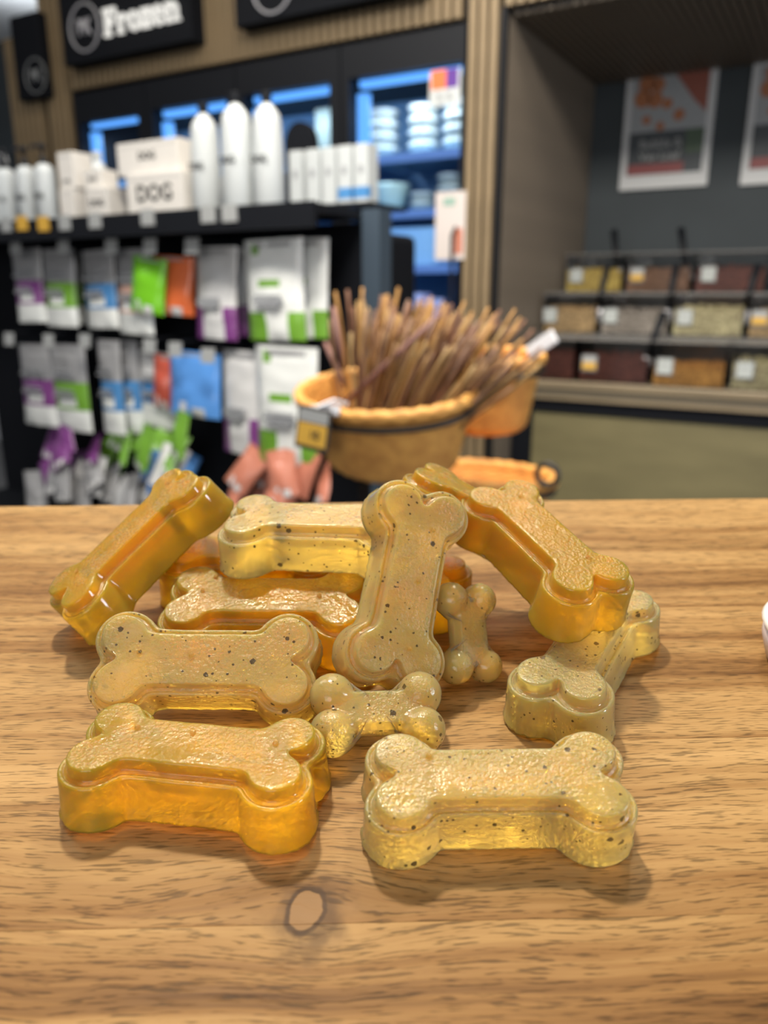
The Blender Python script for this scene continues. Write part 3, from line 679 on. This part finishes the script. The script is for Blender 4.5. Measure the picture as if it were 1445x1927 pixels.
def bulk_bin(x0, x1, row, kib, lab, tagcol='paper', tagx=.2, scoop=None, seed=1, fill=.74):
    v = (CV + .03, CV + .30, CV + .58)[row]; z = (CZ, CZ + .17, CZ + .335)[row] + .001
    yref = (670, 580, 505)[row]
    u0, _ = at(x0, yref, v); u1, _ = at(x1, yref, v); u0 = max(u0, UN + .03); w_ = u1 - u0 - .012; d_, h_ = .225, .158
    o = empty('bulk_bin', S((u0 + u1) / 2, v, z), lab, 'bin', 'clear bulk bins on the niche counter')
    t = .004; mb = MB()
    mb.box(-w_/2, w_/2, 0, t, 0, h_).box(-w_/2, w_/2, d_ - t, d_, 0, h_).box(-w_/2, -w_/2 + t, t, d_ - t, 0, h_).box(w_/2 - t, w_/2, t, d_ - t, 0, h_).box(-w_/2 + t, w_/2 - t, t, d_ - t, 0, t)
    mb.build('body', M['acrylic'], o)
    MB().box(-w_/2 - .003, w_/2 + .003, -.006, d_, h_, h_ + .006).build('lid', M['lid'], o)
    kb = kibble_mesh(w_, d_, h_ * fill, KM[kib], seed).build('kibble', KM[kib], o); kb['kind'] = 'stuff'
    tx = -w_/2 + w_ * tagx
    tg = MB().box(-.030, .030, -.006, -.001, -.030, .032).build('tag_holder', mat('tag holder', (.16, .16, .16), .4), o, loc=(tx, 0, h_ * .45))
    if tagcol == 'yellow':
        MB().box(-.026, .026, -.0075, -.006, .004, .028).build('white_label', M['paper'], tg); MB().box(-.026, .026, -.0075, -.006, -.022, .004).build('yellow_label', M['yellow_paper'], tg)
    else:
        MB().box(-.026, .026, -.0075, -.006, -.026, .028).build('white_label', mat('tag mint', (.42, .45, .44), .5), tg)
        MB().box(-.016, .016, -.008, -.0075, .004, .010).build('printed_line', M['grey_print'], tg)
    if scoop:
        s_ = empty('scoop', S((u0 + u1) / 2, v, z) + Matrix.Rotation(-SY, 3, 'Z') @ Vector((w_ * scoop[0], .05, h_ * .45)), scoop[2], 'scoop', 'black-handled scoops in the bulk bins', rot=(R(-8), R(scoop[1]), -SY))
        MB().tube([(0, 0, .03), (0, 0, .10), (.004, 0, .20)], [.009, .014, .015], 10).build('handle', M['black'], s_, True)
        MB().lathe([(.004, -.03), (.022, -.02), (.024, .02), (.01, .034)], 12, sx=1, sy=.35).build('blade', M['silver'], s_, True)
bulk_bin(1000, 1085, 0, 'maroon', 'clear bulk bin of dark maroon treats, front row behind the second basket', tagx=.1, seed=1)
bulk_bin(1086, 1224, 0, 'maroon', 'clear bulk bin of reddish treats with yellow tag in the front row', 'yellow', .17, (.42, 12, 'black-handled scoop standing right of the yellow-tagged front row bin'), 2)
bulk_bin(1226, 1372, 0, 'ginger', 'clear bulk bin of ginger pieces in the middle of the front row', tagx=.18, seed=3, fill=.55)
bulk_bin(1375, 1520, 0, 'cream', 'clear bulk bin in the front row, cut by the right edge', tagx=.2, seed=4)
bulk_bin(1004, 1126, 1, 'tan', 'clear bulk bin of tan curls at the left of the middle row', tagx=.14, scoop=(.46, 4, 'black-handled scoop between the two left bins of the middle row'), seed=5, fill=.75)
bulk_bin(1128, 1262, 1, 'ash', 'clear bulk bin of mixed ash-grey chews in the middle row', tagx=.16, scoop=(.44, 3, 'black-handled scoop right of the ash-grey chews in the middle row'), seed=6, fill=.7)
bulk_bin(1264, 1406, 1, 'cream', 'clear bulk bin of pale cream chips in the middle row', tagx=.18, scoop=(.46, 7, 'black-handled scoop right of the cream chips in the middle row'), seed=7, fill=.8)
bulk_bin(1408, 1550, 1, 'tan', 'clear bulk bin with yellow tag in the middle row, cut by the right edge', 'yellow', .16, seed=8)
bulk_bin(1052, 1174, 2, 'gold', 'clear bulk bin of golden and dark bits at the left of the back row', tagx=.2, scoop=(.40, -14, 'black-handled scoop in the left bin of the back row'), seed=9, fill=.72)
bulk_bin(1176, 1304, 2, 'brown', 'clear bulk bin of brown chunks with yellow tag in the back row', 'yellow', .18, (.42, -16, 'black-handled scoop in the yellow-tagged bin of the back row'), 10, .72)
bulk_bin(1306, 1446, 2, 'maroon', 'clear bulk bin of dark red sticks in the back row below the poster', tagx=.2, seed=11)

# ------------------------------------------------------------------ slanted wooden board and its counter
TILT = R(9); TH = .175
TM = Matrix.Translation((0, 0, CAM_Z)) @ Matrix.Rotation(TILT, 4, 'X') @ Matrix.Translation((0, 0, -TH))    # table frame -> world (metres)
BYAW = R(1.45)
def wood_board():
    m = bpy.data.materials.new('acacia board'); m.use_nodes = True
    bs_ = m.node_tree.nodes['Principled BSDF']
    at_ = nd(m, 'ShaderNodeTexCoord'); oi = nd(m, 'ShaderNodeObjectInfo')
    tone_ = nd(m, 'ShaderNodeSeparateColor'); lk(m, oi.outputs['Color'], tone_.inputs[0])
    sep = nd(m, 'ShaderNodeSeparateXYZ'); lk(m, at_.outputs['Object'], sep.inputs[0])
    def mth(op, a, b=None, c=None):
        n = nd(m, 'ShaderNodeMath', operation=op)
        for i, q in enumerate((a, b, c)):
            if q is None: continue
            if isinstance(q, (int, float)): n.inputs[i].default_value = q
            else: lk(m, q, n.inputs[i])
        return n.outputs[0]
    X, Y = sep.outputs[0], sep.outputs[1]
    kx, ky = -.0165, .1352
    dx = mth('SUBTRACT', X, kx); dy = mth('SUBTRACT', Y, ky)
    r2 = mth('ADD', mth('POWER', mth('DIVIDE', dx, .030), 2), mth('POWER', mth('DIVIDE', dy, .016), 2))
    g = mth('EXPONENT', mth('MULTIPLY', r2, -1))
    yw = mth('ADD', ky, mth('MULTIPLY', dy, mth('SUBTRACT', 1, mth('MULTIPLY', g, .85))))
    # slow waviness of the grain
    n1 = nd(m, 'ShaderNodeTexNoise'); n1.inputs['Scale'].default_value = 9; n1.inputs['Detail'].default_value = 2
    lk(m, at_.outputs['Object'], n1.inputs['Vector'])
    yw = mth('ADD', yw, mth('MULTIPLY', mth('SUBTRACT', n1.outputs['Fac'], .5), .018))
    rz = mth('MULTIPLY', oi.outputs['Random'], 7.0)
    def grain(sx, sy, detail, rough=.6):
        cmb = nd(m, 'ShaderNodeCombineXYZ'); lk(m, mth('MULTIPLY', X, sx), cmb.inputs[0]); lk(m, mth('MULTIPLY', yw, sy), cmb.inputs[1]); lk(m, rz, cmb.inputs[2])
        n = nd(m, 'ShaderNodeTexNoise'); n.inputs['Scale'].default_value = 1; n.inputs['Detail'].default_value = detail; n.inputs['Roughness'].default_value = rough
        lk(m, cmb.outputs[0], n.inputs['Vector']); return n.outputs['Fac']
    bands = grain(4, 120, 5); fine = grain(36, 900, 3); pores = grain(130, 1500, 2, .5); broad = grain(1.4, 24, 3)
    r1 = nd(m, 'ShaderNodeValToRGB'); e = r1.color_ramp.elements
    e[0].position, e[0].color = .37, (.085, .036, .011, 1); e[1].position, e[1].color = .73, (.53, .335, .142, 1)
    q = r1.color_ramp.elements.new(.47); q.color = (.26, .135, .046, 1)
    q = r1.color_ramp.elements.new(.58); q.color = (.40, .238, .092, 1)
    mixf = mth('ADD', mth('ADD', mth('MULTIPLY', bands, .50), mth('MULTIPLY', broad, .48)), mth('MULTIPLY', fine, .06))
    lk(m, mth('ADD', mixf, mth('SUBTRACT', tone_.outputs[0], .5)), r1.inputs[0])
    pr = nd(m, 'ShaderNodeMapRange'); pr.inputs['From Min'].default_value = .36; pr.inputs['From Max'].default_value = .47
    pr.inputs['To Min'].default_value = .38; pr.inputs['To Max'].default_value = 1.0
    lk(m, pores, pr.inputs['Value'])
    mx = nd(m, 'ShaderNodeMix', data_type='RGBA', blend_type='MULTIPLY'); mx.inputs[0].default_value = .85
    lk(m, r1.outputs[0], mx.inputs[6]); lk(m, pr.outputs[0], mx.inputs[7])
    # the knot: tan core, dark rim, bruised surround
    nk = nd(m, 'ShaderNodeTexNoise'); nk.inputs['Scale'].default_value = 120; nk.inputs['Detail'].default_value = 3
    lk(m, at_.outputs['Object'], nk.inputs['Vector'])
    rk = mth('SQRT', mth('ADD', mth('POWER', mth('DIVIDE', dx, .0046), 2), mth('POWER', mth('DIVIDE', mth('ADD', dy, mth('MULTIPLY', dx, -.25)), .0066), 2)))
    rk = mth('ADD', rk, mth('MULTIPLY', mth('SUBTRACT', nk.outputs['Fac'], .5), .9))
    def ramp(src, a, b_, lo, hi):
        n = nd(m, 'ShaderNodeMapRange', interpolation_type='SMOOTHSTEP'); lk(m, src, n.inputs['Value'])
        for kk, vv_ in (('From Min', a), ('From Max', b_), ('To Min', lo), ('To Max', hi)): n.inputs[kk].default_value = vv_
        return n.outputs[0]
    ringf = mth('MULTIPLY', ramp(rk, .75, .95, 0, 1), ramp(rk, 1.05, 1.45, 1, .0))
    dxs = mth('DIVIDE', mth('SUBTRACT', dx, .0012), .0105); dys = mth('DIVIDE', mth('ADD', dy, .001), .0135)
    rs = mth('ADD', mth('SQRT', mth('ADD', mth('POWER', dxs, 2), mth('POWER', dys, 2))), mth('MULTIPLY', mth('SUBTRACT', nk.outputs['Fac'], .5), 1.4))
    halo = mth('MULTIPLY', ramp(rs, .35, 1.25, .68, 0), ramp(rk, .75, .95, 0, 1))
    m2 = nd(m, 'ShaderNodeMix', data_type='RGBA'); m2.inputs[7].default_value = (.055, .028, .014, 1)
    lk(m, mth('MAXIMUM', mth('MULTIPLY', ringf, .92), halo), m2.inputs[0]); lk(m, mx.outputs[2], m2.inputs[6])
    m3 = nd(m, 'ShaderNodeMix', data_type='RGBA'); m3.inputs[7].default_value = (.26, .145, .06, 1)
    st_ = nd(m, 'ShaderNodeMath', operation='LESS_THAN'); lk(m, rk, st_.inputs[0]); st_.inputs[1].default_value = .86
    lk(m, st_.outputs[0], m3.inputs[0]); lk(m, m2.outputs[2], m3.inputs[6]); lk(m, m3.outputs[2], bs_.inputs['Base Color'])
    rr = nd(m, 'ShaderNodeMapRange'); rr.inputs['To Min'].default_value = .40; rr.inputs['To Max'].default_value = .56; lk(m, fine, rr.inputs['Value'])
    lk(m, rr.outputs[0], bs_.inputs['Roughness']); bs_.inputs['Specular IOR Level'].default_value = .13
    bp = nd(m, 'ShaderNodeBump'); bp.inputs['Strength'].default_value = .22; bp.inputs['Distance'].default_value = .0008
    lk(m, mth('ADD', fine, mth('MULTIPLY', pr.outputs[0], .5)), bp.inputs['Height']); lk(m, bp.outputs[0], bs_.inputs['Normal'])
    return m
M['board'] = wood_board()
bd = bpy.data.objects.new('wooden_board', None); C.objects.link(bd); bd.empty_display_size = .02
bd.matrix_world = TM @ Matrix.Rotation(BYAW, 4, 'Z')
tag(bd, 'warm brown acacia board of glued planks with a dark knot, under the jelly bones', 'board')
YE = [.03, .1315, .196, .250, .2765, .330, .3905]
for a, c, tone in zip(YE[:-1], YE[1:], (-.055, .02, .045, .03, -.03, .04)):
    x0 = -.30
    o = MB().box(x0, .30, a + .00002, c - .00002, -.034, 0).build('plank', M['board'], bd, bevel=.0001 if c < .39 else .003); o.color = (.5 + tone, .5, .5, 1)
cb = bpy.data.objects.new('board_counter', None); C.objects.link(cb); cb.empty_display_size = .02
tag(cb, 'plain black counter carrying the slanted wooden board', 'counter')
vv = []
for x_ in (-.29, .29):
    for y_, zt_ in ((.05, None), (.375, None)):
        p = TM @ Vector((x_, y_, -.0345)); vv.append((p.x, p.y, p.z))
b = MB(); n = len(b.v)
b.v += [(vv[0][0], vv[0][1], 0), (vv[2][0], vv[2][1], 0), (vv[3][0], vv[3][1], 0), (vv[1][0], vv[1][1], 0), vv[0], vv[2], vv[3], vv[1]]
for q in ((0, 3, 2, 1), (4, 5, 6, 7), (0, 1, 5, 4), (1, 2, 6, 5), (2, 3, 7, 6), (3, 0, 4, 7)): b.f.append(list(q)); b.mi.append(0)
b.build('counter_body', M['black_matte'], cb)

# ------------------------------------------------------------------ jelly bones
def gel(name, col, rad, flecks, tint, refr=.5, clear=.35):
    """cloudy jelly: scattering body + refraction + straight-through light under one glossy skin"""
    m = bpy.data.materials.new(name); m.use_nodes = True
    b = m.node_tree.nodes['Principled BSDF']; out = m.node_tree.nodes['Material Output']
    b.inputs['Base Color'].default_value = (*col, 1); b.inputs['Roughness'].default_value = .5; b.inputs['IOR'].default_value = 1.35
    b.inputs['Specular IOR Level'].default_value = 0.0
    b.inputs['Subsurface Weight'].default_value = 1.0; b.inputs['Subsurface Radius'].default_value = rad; b.inputs['Subsurface Scale'].default_value = 1.0
    b.inputs['Subsurface Anisotropy'].default_value = .3
    tr = nd(m, 'ShaderNodeBsdfTransparent'); tr.inputs[0].default_value = (*tint, 1)
    rf = nd(m, 'ShaderNodeBsdfRefraction'); rf.inputs['Color'].default_value = (*[q ** .65 for q in tint], 1); rf.inputs['IOR'].default_value = 1.33
    gl = nd(m, 'ShaderNodeBsdfGlossy'); fr = nd(m, 'ShaderNodeFresnel'); fr.inputs['IOR'].default_value = 1.48
    m1 = nd(m, 'ShaderNodeMixShader'); m2 = nd(m, 'ShaderNodeMixShader'); m3 = nd(m, 'ShaderNodeMixShader')
    m1.inputs[0].default_value = refr; m2.inputs[0].default_value = clear
    lk(m, b.outputs[0], m1.inputs[1]); lk(m, rf.outputs[0], m1.inputs[2]); lk(m, m1.outputs[0], m2.inputs[1]); lk(m, tr.outputs[0], m2.inputs[2])
    lk(m, fr.outputs[0], m3.inputs[0]); lk(m, m2.outputs[0], m3.inputs[1]); lk(m, gl.outputs[0], m3.inputs[2]); lk(m, m3.outputs[0], out.inputs[0])
    tc = nd(m, 'ShaderNodeTexCoord'); oi = nd(m, 'ShaderNodeObjectInfo')
    off = nd(m, 'ShaderNodeVectorMath', operation='ADD'); lk(m, tc.outputs['Object'], off.inputs[0])
    cm = nd(m, 'ShaderNodeCombineXYZ'); lk(m, oi.outputs['Random'], cm.inputs[0]); lk(m, oi.outputs['Random'], cm.inputs[2]); lk(m, cm.outputs[0], off.inputs[1])
    # pebbly top face, smooth walls
    nz = nd(m, 'ShaderNodeSeparateXYZ'); lk(m, tc.outputs['Normal'], nz.inputs[0])
    mr = nd(m, 'ShaderNodeMapRange'); mr.inputs['From Min'].default_value = .7; mr.inputs['From Max'].default_value = .95
    mr.inputs['To Min'].default_value = .015; mr.inputs['To Max'].default_value = 1.0
    lk(m, nz.outputs[2], mr.inputs['Value'])
    n1 = nd(m, 'ShaderNodeTexNoise'); n1.inputs['Scale'].default_value = 850; n1.inputs['Detail'].default_value = 2.5
    n2 = nd(m, 'ShaderNodeTexNoise'); n2.inputs['Scale'].default_value = 70; n2.inputs['Detail'].default_value = 2
    for n in (n1, n2): lk(m, off.outputs[0], n.inputs['Vector'])
    patch = nd(m, 'ShaderNodeMapRange'); patch.inputs['From Min'].default_value = .35; patch.inputs['From Max'].default_value = .6; patch.inputs['To Min'].default_value = .25
    lk(m, n2.outputs['Fac'], patch.inputs['Value'])
    mu = nd(m, 'ShaderNodeMath', operation='MULTIPLY'); lk(m, mr.outputs[0], mu.inputs[0]); lk(m, patch.outputs[0], mu.inputs[1])
    bp = nd(m, 'ShaderNodeBump'); bp.inputs['Distance'].default_value = .0007
    lk(m, mu.outputs[0], bp.inputs['Strength']); lk(m, n1.outputs['Fac'], bp.inputs['Height']); 
    for n in (b, rf, gl, fr): lk(m, bp.outputs[0], n.inputs['Normal'])
    for n, lo, hi in ((rf, .07, .30), (gl, .10, .34)):
        rr_ = nd(m, 'ShaderNodeMapRange'); rr_.inputs['To Min'].default_value = lo; rr_.inputs['To Max'].default_value = hi
        lk(m, mu.outputs[0], rr_.inputs['Value']); lk(m, rr_.outputs[0], n.inputs['Roughness'])
    if flecks:
        def fleck(scale, keep, size):
            vo = nd(m, 'ShaderNodeTexVoronoi'); vo.inputs['Scale'].default_value = scale; lk(m, off.outputs[0], vo.inputs['Vector'])
            wn_ = nd(m, 'ShaderNodeSeparateColor'); lk(m, vo.outputs['Color'], wn_.inputs[0])
            th = nd(m, 'ShaderNodeMapRange'); th.inputs['From Min'].default_value = keep; th.inputs['From Max'].default_value = 1.0; th.inputs['To Min'].default_value = 0; th.inputs['To Max'].default_value = size
            lk(m, wn_.outputs[0], th.inputs['Value'])
            n3 = nd(m, 'ShaderNodeTexNoise'); n3.inputs['Scale'].default_value = scale * 4; lk(m, off.outputs[0], n3.inputs['Vector'])
            ad = nd(m, 'ShaderNodeMath', operation='MULTIPLY_ADD'); lk(m, n3.outputs['Fac'], ad.inputs[0]); ad.inputs[1].default_value = .3; ad.inputs[2].default_value = -.15
            d_ = nd(m, 'ShaderNodeMath', operation='ADD'); lk(m, vo.outputs['Distance'], d_.inputs[0]); lk(m, ad.outputs[0], d_.inputs[1])
            l_ = nd(m, 'ShaderNodeMath', operation='LESS_THAN'); lk(m, d_.outputs[0], l_.inputs[0]); lk(m, th.outputs[0], l_.inputs[1])
            return l_
        fa, fb = fleck(270, .74, .30), fleck(620, .72, .32)
        lt = nd(m, 'ShaderNodeMath', operation='MAXIMUM'); lk(m, fa.outputs[0], lt.inputs[0]); lk(m, fb.outputs[0], lt.inputs[1])
        fm = nd(m, 'ShaderNodeMath', operation='MULTIPLY'); lk(m, lt.outputs[0], fm.inputs[0]); fm.inputs[1].default_value = .93
        mx = nd(m, 'ShaderNodeMix', data_type='RGBA'); mx.inputs[6].default_value = (*col, 1); mx.inputs[7].default_value = (.035, .022, .010, 1)
        lk(m, fm.outputs[0], mx.inputs[0]); lk(m, mx.outputs[2], b.inputs['Base Color'])
        inv = nd(m, 'ShaderNodeMath', operation='SUBTRACT'); inv.inputs[0].default_value = 1; lk(m, fm.outputs[0], inv.inputs[1])
        for n, q in ((m1, refr), (m2, clear)):
            t2 = nd(m, 'ShaderNodeMath', operation='MULTIPLY'); lk(m, inv.outputs[0], t2.inputs[0]); t2.inputs[1].default_value = q
            lk(m, t2.outputs[0], n.inputs[0])
    return m
M['pale_gel'] = gel('pale yellow jelly', (1.0, .74, .30), (.0078, .0054, .0026), True, (1, .765, .22), .50, .42)
M['orange_gel'] = gel('orange jelly', (1.0, .58, .070), (.0085, .0054, .0015), False, (1, .60, .03), .52, .40)
M['bubble'] = mat('jelly bubble', (.95, .75, .35), .06, **{'Transmission_Weight': .9, 'IOR': 1.25})

SHP = dict(L=.075, B=.0375, W=.024, r=.0104, phi=1.0)
def bone_outline(d, L, B, W, r, phi):
    cx, cy, q, w_ = L/2 - r, B/2 - r, r - d, W/2 - d
    tp = (cx - q * math.sin(phi), cy + q * math.cos(phi)); xw = tp[0] - (tp[1] - w_) / math.tan(phi)
    pts = [(xw * t / 12, w_) for t in range(13)]
    pts += [(xw + (tp[0] - xw) * t / 4, w_ + (tp[1] - w_) * t / 4) for t in range(1, 5)]
    xn = cx + math.sqrt(max(q * q - cy * cy, 1e-8)); a0 = math.pi / 2 + phi; a1 = math.atan2(-cy, xn - cx)
    pts += [(cx + q * math.cos(a0 + (a1 - a0) * t / 28), cy + q * math.sin(a0 + (a1 - a0) * t / 28)) for t in range(1, 29)]
    nq = len(pts)
    full = pts + [(x_, -y_) for x_, y_ in pts[::-1][1:]]
    full = full + [(-x_, y_) for x_, y_ in full[::-1][1:-1]]
    for _ in range(5):
        n = len(full)
        full = [((full[i-1][0] + 2*full[i][0] + full[(i+1) % n][0]) / 4, (full[i-1][1] + 2*full[i][1] + full[(i+1) % n][1]) / 4) for i in range(n)]
    return full, xn
def big_bone_mesh(seed, m):
    off = Vector((seed * 3.7, seed * 1.9, 0)); mb = MB(); rows = []
    TR, TF = .0148, .0188
    # (inset, height) from the flashed bottom edge up to the face
    prof = [(-.0002, 0), (-.0013, .0004), (-.0013, .0012), (-.0007, .0022), (-.0006, .006), (-.0003, .010), (-.0001, TR - .0012), (.00005, TR - .0005), (.0004, TR - .0001), (.0007, TR),
            (.0013, TR - .0001), (.0015, TR - .0004), (.0018, TR - .0004), (.0020, TR - .0001), (.0024, TR), (.0027, TR + .0003), (.0028, TR + .0010), (.0029, TF - .0008), (.0031, TF - .00025), (.0036, TF)]
    for d, z in prof:
        o_, xn = bone_outline(d, **SHP); row = []
        for x_, y_ in o_:
            k = noise.noise(Vector((x_ * 90, y_ * 90, z * 60)) + off) * .00030 + noise.noise(Vector((x_ * 600, y_ * 600, 0)) + off) * (.00055 if z < .0015 else 0)
            l = math.hypot(x_, y_) or 1
            row.append((x_ + x_/l*k, y_ + y_/l*k, z))
        rows.append(row)
    n = len(rows[0]); mb.rings(rows, True, 0, True, False)
    base = [rows[-1]]; top0 = len(mb.v) - n
    prev = list(range(top0, top0 + n)); K = 12
    o_, xn = bone_outline(.0036, **SHP)
    xs = xn - .0008
    for j in range(1, K + 1):
        q = j / K; cur = []
        for i, (x_, y_) in enumerate(o_):
            sx = max(-xs, min(xs, x_)) if abs(x_) > xs * .6 else x_
            px, py = x_ + (sx - x_) * q, y_ * (1 - q)
            e = min(1, q * 5)
            z = TF + e * (.00035 * noise.noise(Vector((px * 70, py * 70, 0)) + off) + .00014 * noise.noise(Vector((px * 330, py * 330, 5)) + off))
            cur.append(len(mb.v)); mb.v.append((px, py if j < K else 0.0, z))
        for i in range(n):
            i2 = (i + 1) % n
            mb.f.append([prev[i], prev[i2], cur[i2], cur[i]]); mb.mi.append(0)
        prev = cur
    me = mb.mesh('jelly_body', m, True)
    import bmesh
    bm = bmesh.new(); bm.from_mesh(me); bmesh.ops.remove_doubles(bm, verts=bm.verts, dist=.00003); bmesh.ops.dissolve_degenerate(bm, edges=bm.edges, dist=.00001)
    bmesh.ops.recalc_face_normals(bm, faces=bm.faces); bm.to_mesh(me); bm.free()
    me.polygons.foreach_set('use_smooth', [True] * len(me.polygons)); return me
POSE = {
 'F': [-55.2, 173.1, 1.2, -.035, -.0100, -.1458, .992, .992, 1.017], 'G': [31.35, 164.1, 3.2, .190, -.0064, .0093, .983, .87, 1.0],
 'E': [-59.6, 217.2, 12.0, .6449, .0383, .034, .990, .9357, .947], 'A': [-94.2, 277.3, 22.3, -.1861, -.529, .7611, 1.032, 1.021, 1.021],
 'B': [-25.1, 271.8, 29.5, .071, -.0283, -.1133, 1.011, .996, .993], 'C': [-43.8, 252.5, 5.2, .1587, -.0173, -.0486, 1.0615, 1.059, 1.059],
 'D': [4.7, 243.9, 30.2, .4906, -.7944, 1.3045, .970, .970, .999], 'K': [57.5, 258.0, 29.0, -.0213, .1945, -1.0853, .970, .984, 1.091],
 'J': [74.5, 231.6, .9, -.0459, .0011, 1.0261, 1.12, .947, .98], 'M': [37.7, 280.5, 29.8, -.2362, .3548, -.3947, 1, 1, 1],
 'Q': [-58, 294.5, .3, 0, 0, .03, 1.0, 1.0, 1.15], 'T': [-1, 288.5, .3, 0, 0, -.46, 1.0, 1.0, 1.0]}
LAB = {
 'F': ('orange_gel', 'orange jelly bone lying flat at the front left of the board'), 'G': ('pale_gel', 'pale flecked jelly bone lying flat at the front right, nearest the board edge'),
 'E': ('pale_gel', 'pale flecked jelly bone tilted towards the viewer behind the front orange one'), 'A': ('orange_gel', 'orange jelly bone slanting up at the far left of the pile'),
 'B': ('pale_gel', 'yellow flecked jelly bone lying crosswise high at the back of the pile'), 'C': ('orange_gel', 'brownish orange jelly bone in the middle of the pile under the yellow one'),
 'D': ('pale_gel', 'pale jelly bone standing upright and leaning in the centre of the pile'), 'K': ('orange_gel', 'orange jelly bone slanting down at the right top of the pile'),
 'J': ('pale_gel', 'pale jelly bone lying at the far right under the slanting orange one'), 'M': ('orange_gel', 'amber jelly bone showing only its ends behind the slanting right orange one'),
 'Q': ('orange_gel', 'orange jelly bone at the bottom rear left, mostly hidden under the pile'), 'T': ('orange_gel', 'orange jelly bone at the bottom rear behind the upright one, mostly hidden')}
BUB = {'E': [(-.021, .002), (-.004, .001)], 'G': [(-.019, .006)], 'A': [(.026, .004), (-.022, .004)], 'K': [(-.022, .004), (.020, .004)], 'C': [(-.020, .009), (-.023, .001), (.019, -.001)], 'F': [(-.019, .004), (.024, .003), (-.0015, .004)], 'D': [(.020, -.004), (.0, -.002), (-.024, -.003)]}
bubm = MB().sphere((0, 0, 0), .0009, 14, 10, (1, 1, .8)).mesh('bubble', M['bubble'], True)
for i, (k, p) in enumerate(POSE.items()):
    g, lab = LAB[k]
    o = bpy.data.objects.new('jelly_bone', big_bone_mesh(i + 1, M[g])); C.objects.link(o)
    o.matrix_world = TM @ Matrix.LocRotScale(Vector(p[:3]) / 1000, Euler(p[3:6]), Vector(p[6:9]))
    tag(o, lab, 'jelly bone', 'large jelly bones piled on the board')
    for (bx, by) in BUB.get(k, []):
        share(bpy.data.objects.new('bubble', bubm), o, (bx, by, .0191))
def mini_bone_mesh(a, b_, m, seed):
    """four balls joined by a flat-topped bar, flat underneath"""
    rr = a * .51; mb = MB(); N, Mx = 76, 48
    X, Yx = a + rr, b_ + rr; hgt = {}
    def h(x_, y_):
        best = -1
        for sx in (-1, 1):
            for sy in (-1, 1):
                d2 = (x_ - sx*a)**2 + (y_ - sy*b_)**2
                if d2 < rr*rr: best = max(best, .45*rr + math.sqrt(rr*rr - d2) * 1.0)
        if abs(x_) < a and abs(y_) < b_ * 1.1:
            e = b_ * 1.1 - abs(y_); best = max(best, rr * 1.08 if e > .0016 else rr * 1.08 - (.0016 - e) * 1.6)
        return best
    # radial grid around the outline so that the silhouette is clean
    outl = []
    for i in range(240):
        t = 2 * math.pi * i / 240; c, s_ = math.cos(t), math.sin(t); lo, hi = 0, X * 1.3
        r_ = 0; step = X / 300
        q = X * 1.2
        while q > 0 and h(q * c, q * s_) < 0: q -= step
        outl.append((q * c, q * s_))
    K = 26; rows = []
    base = [(x_, y_, 0) for x_, y_ in outl]; rows.append([(x_*.97, y_*.97, 0) for x_, y_ in outl]); rows.append([(x_, y_, .0008) for x_, y_ in outl]); rows.append([(x_, y_, .45 * rr) for x_, y_ in outl])
    for j in range(1, K + 1):
        q = 1 - (j / K) ** 1.25 if j < K else .0
        q = math.cos(math.pi / 2 * (j / K))
        q = max(q, .004)
        rows.append([(x_ * q, y_ * q, max(.45 * rr, h(x_ * q, y_ * q) if q < .999 else .45 * rr)) for x_, y_ in outl])
    mb.rings(rows, True, 0, True, True)
    return mb.mesh('jelly_body', m, True)
MINI = {'H': ([-2.5, 198.8, 8.6, .442, .032, .078], .01436, .0062, 'small pale ball-ended jelly bone lying in front of the upright one'),
        'I': ([29.1, 235.9, 16.1, R(26.8), R(-50.9), R(95.2)], .0120, .0065, 'small pale ball-ended jelly bone propped upright right of the leaning one')}
for k, (p, a, b_, lab) in MINI.items():
    o = bpy.data.objects.new('small_jelly_bone', mini_bone_mesh(a, b_, M['pale_gel'], 1)); C.objects.link(o)
    o.matrix_world = TM @ Matrix.LocRotScale(Vector(p[:3]) / 1000, Euler(p[3:6]), Vector((1, 1, 1)))
    tag(o, lab, 'jelly bone', 'small ball-ended jelly bones')

# ------------------------------------------------------------------ dish at the right edge of the board
ds = bpy.data.objects.new('dish', None); C.objects.link(ds); ds.empty_display_size = .01
ds.matrix_world = TM @ Matrix.Translation((.1680, .237, .0002))
tag(ds, 'pale lilac round dish at the right edge of the board, mostly out of frame', 'dish')
MB().lathe([(.018, 0), (.0235, .002), (.026, .010), (.026, .016), (.0245, .016), (.0235, .010), (.018, .004)], 40).build('bowl', mat('lilac glaze', (.60, .55, .60), .25), ds, True)
MB().lathe([(.0262, .0145), (.0272, .0165), (.0258, .0185), (.0243, .0165)], 40, cap0=False, cap1=False).build('white_rim', mat('white glaze', (.8, .79, .78), .3), ds, True)
